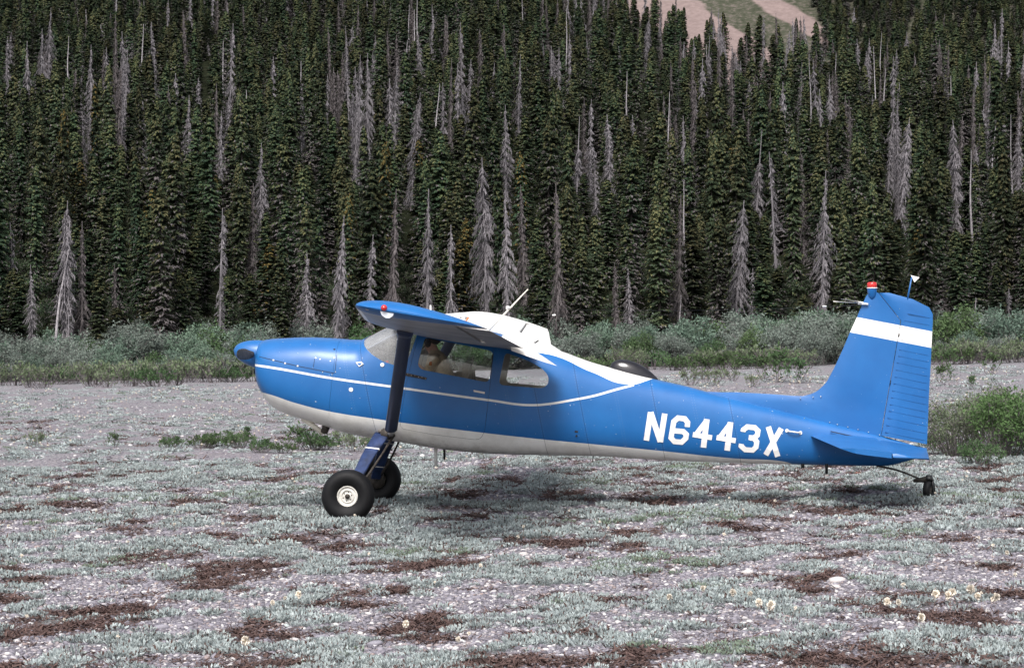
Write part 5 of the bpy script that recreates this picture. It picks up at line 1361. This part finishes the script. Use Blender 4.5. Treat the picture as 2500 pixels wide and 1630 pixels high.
M_herbdark = leaf_mat('dark_brush_leaves', [(.25, (.02, .035, .018, 1)), (.7, (.06, .09, .045, 1))], scale=3, rand=.4)
understory()
# ---- single plants on the gravel
HERB = [make_bush(41, .34, .32, 900, .05, 30, .08, M_herb, 1.5), make_bush(42, .30, .42, 1100, .05, 34, .06, M_herb, 1.5), make_bush(43, .5, .14, 260, .06, 6, .15, M_herb, 1.0), make_bush(44, .42, .3, 420, .055, 16, .3, M_yel, 1.2)]
def put_herb(u, v, k, s, label, name='green_herb', cat='plant', group=None):
    p = ground_at(u, v); return put_bush(name, HERB[k], (p.x, p.y, p.z), s * (.85 if s < 1.4 else 1), random.random() * 6.28, label, cat, group)
for (u, v, k, s, lab) in (
    (417, 1097, 0, .85, 'round green herb clump, leftmost of the row left of the cowling'),
    (495, 1094, 1, .95, 'dark green herb clump at the left end of the big mass'),
    (540, 1092, 1, 1.15, 'dark green herb clump in the middle of the big mass'),
    (585, 1094, 0, 1.05, 'dark green herb clump at the right end of the big mass'),
    (600, 1072, 2, .75, 'thin sprig sticking up from the big green herb mass'),
    (636, 1105, 0, .85, 'small grey-green herb clump under the front of the cowl'),
    (690, 1106, 1, .75, 'low herb clump below the cowl, left of the tallest sprig'),
    (728, 1098, 2, 1.25, 'tallest leafy sprig under the belly of the cowl'),
    (762, 1099, 0, 1.15, 'bright green herb clump under the exhaust stack'),
    (788, 1098, 1, .9, 'green herb clump right of the exhaust stack'),
    (845, 1090, 3, 1.0, 'reddish green herb clump behind the gear leg, upper one'),
    (868, 1103, 3, .95, 'green herb clump behind the gear leg, lower one'),
    (905, 1096, 0, .7, 'small herb clump peeking between gear leg and belly'),
    (280, 1092, 2, .8, 'thin two-stemmed sprig alone on the gravel at left'),
    (80, 1092, 3, .9, 'low pale clump with cream flowers at the far left'),
    (1170, 1112, 3, .5, 'small herb tuft under the cabin belly'),
    (1255, 1112, 3, .45, 'small herb tuft under the rear window'),
    (2370, 950, 2, 1.2, 'lone sprig on the gravel right of the rudder')): put_herb(u, v, k, s, lab)
for (u, v, k, s) in ((1713, 926, 2, 2.4), (1770, 925, 2, 2.6), (1790, 930, 3, 1.3), (1865, 930, 2, 2.4), (1897, 934, 2, 3.0), (1945, 936, 2, 2.2), (1690, 940, 3, 1.5), (1740, 942, 3, 1.6), (1840, 945, 3, 1.3), (2320, 905, 2, 2.2), (2420, 915, 2, 2.0), (2300, 940, 2, 1.6)):
    put_herb(u, v, k, s, 'twiggy willow sapling on the open gravel ' + ('above the tail cone' if u < 2000 else 'right of the rudder'), 'willow_sapling', 'sapling', 'saplings on the far gravel')
# yellow-green fringe in front of the thicket
for u in list(np.arange(-20, 640, 26)) + list(np.arange(1400, 2010, 34)) + list(np.arange(2290, 2520, 30)):
    uu = u + random.gauss(0, 8); f = bush_front(uu); p = ground_at(uu, CV + (CV * 0) + F * (EYE - f.z) / f.y + random.uniform(2, 16 if uu < 640 else 5))
    put_bush('fringe_herb', HERB[3] if random.random() < .7 else HERB[1], (p.x, p.y, p.z), 1.9 + random.random() * 1.3, random.random() * 6.28, 'yellow-green weed tuft at the thicket foot, ' + zone(uu), 'plant', 'weeds fringing the thicket')

M_fresh = leaf_mat('fresh_leaves', [(.25, (.06, .11, .04, 1)), (.6, (.115, .19, .075, 1)), (.85, (.19, .27, .12, 1))], scale=4, rand=.3, trans=.25)
# shrub behind the tail wheel at the right edge of the picture
SHR = [make_bush(51, 1.15, .75, 5200, .055, 60, .28, M_yel, .6), make_bush(52, 1.2, .6, 4600, .065, 45, .08, M_fresh, .6), make_bush(53, .45, .4, 1800, .045, 40, .1, M_herb, 1.2)]
for (u, v, k, s, lab) in ((2335, 1115, 0, .95, 'twiggy grey-green shrub right behind the rudder foot'), (2455, 1120, 1, 1.0, 'leafy green shrub at the right edge, tallest of its group'), (2410, 1100, 0, 1.0, 'pale twiggy shrub between two greener shrubs at right'), (2530, 1110, 1, 1.0, 'leafy shrub cut by the right edge'), (2395, 1138, 2, 1.0, 'low rounded bright green shrub in front of the right shrubs'), (2290, 1105, 2, .9, 'low green shrub beside the elevator tip'), (2480, 1090, 0, 1.1, 'twiggy shrub at the back of the right group')):
    p = ground_at(u, v); put_bush('leafy_shrub', SHR[k], (p.x, p.y, p.z - .02), s * .84, random.random() * 6.28, lab, 'shrub', 'shrubs right of the tail')

# ---- ground cover: silver mats, pebbles, litter, seed heads
def in_view(n, y0, y1, pw=1.0):
    y = (y0 ** pw + rng.random(n) * (y1 ** pw - y0 ** pw)) ** (1 / pw); x = (rng.random(n) * 2 - 1) * (.252 * y + .5); return x, y
M_silver = leaf_mat('silver_leaves', [(.2, (.20, .235, .225, 1)), (.55, (.37, .415, .41, 1)), (.85, (.57, .605, .605, 1))], scale=6, rand=.6, trans=.1, hue_rand=.04)
M_matgreen = leaf_mat('green_mat_leaves', [(.2, (.13, .17, .12, 1)), (.7, (.27, .33, .26, 1))], scale=6, rand=.3, trans=.15)
M_dryleaf = leaf_mat('dry_litter', [(.3, (.045, .03, .028, 1)), (.6, (.115, .075, .066, 1)), (.85, (.23, .16, .135, 1))], scale=8, rand=.5)
def make_tuft(seed, Rw=.09, n=60, ln=.042, mats=None, dry=.12):
    g = np.random.default_rng(seed); t = TB(); r = Rw * np.sqrt(g.random(n)); a = g.random(n) * 6.28
    P = np.column_stack([r * np.cos(a), r * np.sin(a), .012 * g.random(n) + .02 * (1 - (r / Rw) ** 2)])
    d = unit(np.column_stack([np.cos(a) * r / Rw * .8, np.sin(a) * r / Rw * .8, np.full(n, .75)]) + g.normal(0, .35, (n, 3))); sd = unit(np.cross(d, g.normal(0, 1, (n, 3))))
    l = (ln * (.55 + .7 * g.random(n)))[:, None]; w = l * .17
    mi = (g.random(n) < dry).astype(int)
    for q in (0, 1):
        s_ = mi == q; t.quads(P[s_], P[s_] + d[s_] * l[s_] * .6 + sd[s_] * w[s_], P[s_] + d[s_] * l[s_], P[s_] + d[s_] * l[s_] * .6 - sd[s_] * w[s_], q)
    return t.mesh('mat_tuft', [mats or M_silver, M_dryleaf])
TUFT = [make_tuft(61), make_tuft(62, n=75), make_tuft(63, Rw=.11, n=80, ln=.048), make_tuft(64, mats=M_matgreen)]
P_, S_, I_ = [], [], []
for n_, y0, y1, sc in ((22000, 12.3, 20, .66), (36000, 20, 34, .82), (24000, 34, 58, 1.3), (15000, 58, 92, 2.0)):
    x, y = in_view(n_, y0, y1, 2.0); mk_ = mat_mask(x, y) * (1 - .9 * litter_mask(x, y)) + .010; ed = rng.random(n_) < mk_
    if y0 >= 34: ed &= rng.random(n_) < (.42 if y0 < 50 else .22)
    x, y = x[ed], y[ed]; P_.append(np.column_stack([x, y, terrain(x, y)])); S_.append(sc * (.65 + .6 * rng.random(len(x))))
    gr = fbm(x * .9 + 200, y * .9, 3) > .70
    I_.append(np.where(gr & (rng.random(len(x)) < .6), 3, rng.integers(0, 3, len(x))))
for wx, wy, rr_, nn_ in ((-1.83, 22.55, .34, 90), (-1.58, 25.3, .34, 50), (4.63, 23.5, .22, 40)):
    x = wx + rng.normal(0, rr_, nn_); y = wy - .22 + rng.normal(0, rr_ * .5, nn_); P_.append(np.column_stack([x, y, terrain(x, y)])); S_.append(.9 + .5 * rng.random(nn_)); I_.append(rng.integers(0, 3, nn_))
P_ = np.concatenate(P_); S_ = np.concatenate(S_); n = len(P_)
zsc = np.where(P_[:, 1] > 34, .62, 1.0)
mats_o = gn_scatter('silver_mat_plants', P_, np.column_stack([rng.normal(0, .08, (n, 2)), rng.random(n) * 6.28]), np.column_stack([S_, S_, S_ * zsc]), np.concatenate(I_), TUFT)
tag(mats_o, 'silvery green mat plants spreading in patches over the gravel', 'ground cover', kind='stuff')

def pebble_mat(name, stops):
    m, nt, p, out = new_mat(name)
    oi = nt.nodes.new('ShaderNodeObjectInfo'); c = ramp(nt, oi.outputs['Random'], stops)
    nz = noise(nt, obj_coord(nt), 3.0, 4, .6)
    nt.links.new(mix_col(nt, .3, c, ramp(nt, nz, [(.3, (.10, .09, .105, 1)), (.7, (.38, .36, .38, 1))])), p.inputs['Base Color'])
    p.inputs['Roughness'].default_value = .85; p.inputs['Specular IOR Level'].default_value = .2
    return m
M_peb = pebble_mat('pebbles', [(0, (.065, .062, .078, 1)), (.24, (.13, .122, .148, 1)), (.5, (.205, .192, .225, 1)), (.73, (.30, .285, .315, 1)), (.82, (.30, .225, .20, 1)), (.88, (.46, .445, .45, 1)), (1, (.76, .735, .70, 1))])
def make_pebble(seed, sub=1):
    g = np.random.default_rng(seed); bm = bmesh.new(); bmesh.ops.create_icosphere(bm, subdivisions=sub, radius=1.0)
    off = g.random(3) * 50
    for v in bm.verts:
        c = v.co; k = 1 + .35 * (vnoise(np.array([c.x * 1.3 + off[0] + c.z]), np.array([c.y * 1.3 + off[1] - c.z]))[0] - .5) * 2 * .6
        v.co = Vector((c.x * k, c.y * k * .75, c.z * k * .45))
    me = bpy.data.meshes.new('pebble'); bm.to_mesh(me); bm.free(); me.materials.append(M_peb); me.polygons.foreach_set('use_smooth', [True] * len(me.polygons)); return me
PEB = [make_pebble(70 + i) for i in range(5)]
P_, S_ = [], []
for n_, y0, y1, s0 in ((85000, 12.3, 20, .0160), (70000, 20, 34, .0215), (14000, 34, 70, .030)):
    x, y = in_view(n_, y0, y1, 2.0); ed = rng.random(n_) < (1 - .85 * mat_mask(x, y)) * (1 - .6 * litter_mask(x, y))
    x, y = x[ed], y[ed]; P_.append(np.column_stack([x, y, terrain(x, y) + .003])); S_.append(s0 * (.45 + .5 * rng.random(len(x)) + 1.5 * rng.random(len(x)) ** 5))
P_ = np.concatenate(P_); S_ = np.concatenate(S_); n = len(P_)
peb = gn_scatter('pebbles', P_, np.column_stack([rng.normal(0, .25, (n, 2)), rng.random(n) * 6.28]), np.column_stack([S_, S_, S_]), rng.integers(0, 5, n), PEB)
tag(peb, 'small grey and cream river pebbles between the mats', 'gravel', kind='stuff')
# dry litter
def make_litter(seed, n=46, Rw=.10):
    g = np.random.default_rng(seed); t = TB(); P = np.column_stack([g.normal(0, Rw * .6, (n, 2)), .004 + .018 * g.random(n)])
    d = unit(np.column_stack([g.normal(0, 1, (n, 2)), g.normal(0.05, .28, n)])); sd = unit(np.cross(d, g.normal(0, .3, (n, 3)) + [0, 0, 1])); l = (.018 + .05 * g.random(n))[:, None]; w = .0035 + .004 * g.random(n)[:, None]
    t.quads(P - sd * w, P + sd * w, P + d * l + sd * w * .5, P + d * l - sd * w * .5, 0); return t.mesh('litter_tuft', [M_dryleaf])
LIT = [make_litter(81), make_litter(82), make_litter(83, 60, .12)]
P_, S_ = [], []
for n_, y0, y1, sc in ((15000, 12.3, 20, .9), (14000, 20, 34, 1.2), (5000, 34, 55, 1.9)):
    x, y = in_view(n_, y0, y1, 2.0); ed = rng.random(n_) < litter_mask(x, y) ** 1.2 * .45 + .015
    x, y = x[ed], y[ed]; P_.append(np.column_stack([x, y, terrain(x, y)])); S_.append(sc * (.7 + .6 * rng.random(len(x))))
P_ = np.concatenate(P_); S_ = np.concatenate(S_); n = len(P_)
lit = gn_scatter('dry_litter', P_, np.column_stack([np.zeros((n, 2)), rng.random(n) * 6.28]), np.column_stack([S_, S_, S_]), rng.integers(0, 3, n), LIT)
tag(lit, 'brown dry plant litter lying in dark patches on the ground', 'litter', kind='stuff')
# cream flower heads, far and small
M_cream = leaf_mat('cream_fluff', [(.3, (.66, .60, .51, 1)), (.7, (.79, .74, .66, 1))], scale=10, rand=.3)
M_stalk = leaf_mat('brown_stalk', [(.3, (.14, .09, .07, 1)), (.7, (.28, .20, .16, 1))], scale=10)
def make_fluff(seed, H=.10, r=.014, n=34):
    g = np.random.default_rng(seed); t = TB(); l = g.normal(0, .012, 2)
    t.tube([[0, 0, 0], [l[0] * .4, l[1] * .4, H * .5], [l[0], l[1], H]], [.0016, .0014, .0012], 4, 1)
    d = unit(g.normal(0, 1, (n, 3)) + [0, 0, .35]); c = np.array([l[0], l[1], H + r * .3]); sd = unit(np.cross(d, g.normal(0, 1, (n, 3)))); rr = r * (.75 + .4 * g.random(n))[:, None]
    t.tris(np.repeat(c[None], n, 0), c + d * rr + sd * r * .34, c + d * rr - sd * r * .34, 0)
    return t.mesh('seed_head', [M_cream, M_stalk])
FL = [make_fluff(91), make_fluff(92, .13), make_fluff(93, .075)]
x, y = in_view(1700, 26, 85, 1.6); cl = fbm(x * .5 + 90, y * .25, 3); ed = cl + .16 * rng.random(len(x)) > .62; x, y = x[ed], y[ed]
x2, y2 = in_view(60, 12.6, 26, 1.6); xx = np.concatenate([x, x2]); yy = np.concatenate([y, y2])
s = np.concatenate([1.0 + .9 * sstep(26, 60, y) + rng.random(len(x)) * .5, .7 + .5 * rng.random(len(x2))]); n = len(xx)
flo = gn_scatter('seed_heads', np.column_stack([xx, yy, terrain(xx, yy)]), np.column_stack([rng.normal(0, .12, (n, 2)), rng.random(n) * 6.28]), np.column_stack([s, s, s * np.where(yy > 26, .7, 1)]), rng.integers(0, 3, n), FL)
tag(flo, 'tiny cream seed heads dotted over the far gravel', 'flowers', kind='stuff')
# the larger fluffy seed heads in front, one by one
BIG = [make_fluff(95, .13, .032, 80), make_fluff(96, .11, .029, 75), make_fluff(97, .15, .034, 84)]
for (u, v, s) in ((1710, 1470, .7), (1798, 1490, .9), (1838, 1478, .8), (1840, 1515, .9), (1868, 1525, 1.1), (1897, 1522, 1.1), (2176, 1512, 1.0), (2200, 1506, .7), (2278, 1500, 1.1), (2318, 1500, 1.2), (2322, 1506, 1.0), (2365, 1495, 1.1), (2388, 1493, 1.0), (2414, 1492, .8), (2430, 1500, 1.1), (2245, 1555, 1.0), (985, 1565, .9), (600, 1620, 1.1), (1122, 1590, .7), (668, 1500, .8), (725, 1495, .9), (690, 1480, .6), (830, 1245, .6), (868, 1242, .7), (2460, 1375, .7), (1640, 1490, .9)):
    p = ground_at(u, v); o = link('fluffy_seed_head', random.choice(BIG), None); o.location = p; o.rotation_euler = (random.gauss(0, .15), random.gauss(0, .15), random.random() * 6.28); o.scale = (s * .74, s * .74, s * .9)
    side = 'near the bottom right' if u > 1950 else ('below the registration' if u > 1500 else 'left of the picture\'s middle')
    tag(o, f'fluffy cream seed head on a thin stalk {side}', 'seed head', 'fluffy seed heads ' + side)
# larger stones, one by one
M_stone = simple_mat('pale_stone', (.46, .43, .42), .85, var=.35, scale=14, bump=.3); M_gstone = simple_mat('grey_stone', (.24, .23, .26), .85, var=.35, scale=14, bump=.3); M_rstone = simple_mat('reddish_stone', (.40, .20, .16), .85, var=.3, scale=14, bump=.3)
def stone_mesh(seed, mat):
    me = make_pebble(seed, 2); me.materials.clear(); me.materials.append(mat); return me
SM = {(k, m): stone_mesh(200 + k, mm) for k in range(3) for m, mm in (('pale', M_stone), ('grey', M_gstone), ('reddish', M_rstone))}
for (u, v, wpx, m, lab) in ((1208, 1325, 40, 'grey', 'flat grey stone, largest lying mid foreground below the belly'), (1278, 1354, 26, 'pale', 'pale stone at the edge of the brown patch right of the flat grey one'), (1240, 1278, 20, 'pale', 'small cream stone behind the flat grey one'), (1826, 1400, 38, 'pale', 'broad cream stone on gravel below the tail cone'), (2045, 1420, 42, 'pale', 'largest cream slab on gravel at right'), (2040, 1435, 30, 'pale', 'cream stone in front of the largest slab'), (2028, 1310, 11, 'pale', 'small round white stone under the tail'), (2285, 1314, 17, 'pale', 'small white stone right of the tail wheel shadow'), (2420, 1160, 30, 'pale', 'pale stone by the right shrubs'), (2280, 1172, 16, 'pale', 'pale stone just behind the tail wheel'), (2095, 1157, 18, 'reddish', 'reddish stone under the tail, right one'), (2080, 1152, 14, 'reddish', 'reddish stone under the tail, left one'), (285, 1345, 34, 'pale', 'pale flat stone in the left foreground mats'), (252, 1357, 18, 'pale', 'round pale stone left of the pale flat one'), (395, 1535, 42, 'grey', 'flat grey stone in the lower left gravel'), (362, 1560, 20, 'grey', 'dark grey stone left of the light pebbles'), (720, 1565, 30, 'pale', 'pale stone near the bottom, left of the bottom mat'), (785, 1560, 34, 'grey', 'bluish grey stone among pebbles at lower left of centre'), (915, 1575, 38, 'grey', 'grey stone beside bottom centre pebbles'), (1105, 1607, 26, 'pale', 'white flat stone at the bottom centre'), (1282, 1617, 26, 'pale', 'white stone at the bottom right of centre'), (960, 1570, 16, 'pale', 'small white stone among grey ones at bottom'), (870, 1570, 30, 'grey', 'brown-grey stone in the bottom pebbles'), (590, 1352, 30, 'pale', 'cream stone on gravel left of the tyre'), (500, 1350, 24, 'grey', 'bluish stone left of the cream one'), (1310, 1540, 34, 'grey', 'flat bluish grey stone in lower centre gravel'), (2230, 1580, 20, 'pale', 'white stone at the bottom right corner litter'), (1590, 1305, 14, 'pale', 'small pale stone on mats right of centre')):
    p = ground_at(u, v); r = wpx / 2 / F * p.y; o = link('stone', SM[(random.randrange(3), m)], None)
    o.location = (p.x, p.y, p.z + r * .18); o.scale = (r, r, r * .9); o.rotation_euler = (random.gauss(0, .1), random.gauss(0, .1), random.gauss(0, .35)); tag(o, lab, 'stone', 'larger stones on the gravel')

# things that still share a label are told apart by their order from the left
_same = {}
for o in COL.objects:
    if o.parent is None and o.get('label') and o.get('kind') is None: _same.setdefault(o['label'], []).append(o)
ORD = ('first', 'second', 'third', 'fourth', 'fifth', 'sixth', 'seventh', 'eighth', 'ninth', 'tenth', 'eleventh', 'twelfth')
for lab, os_ in _same.items():
    if len(os_) < 2: continue
    os_.sort(key=lambda o: o.location.x / o.location.y)
    for i, o in enumerate(os_): o['label'] = f'{lab}, {ORD[i] if i < 12 else str(i + 1) + "th"} from left'
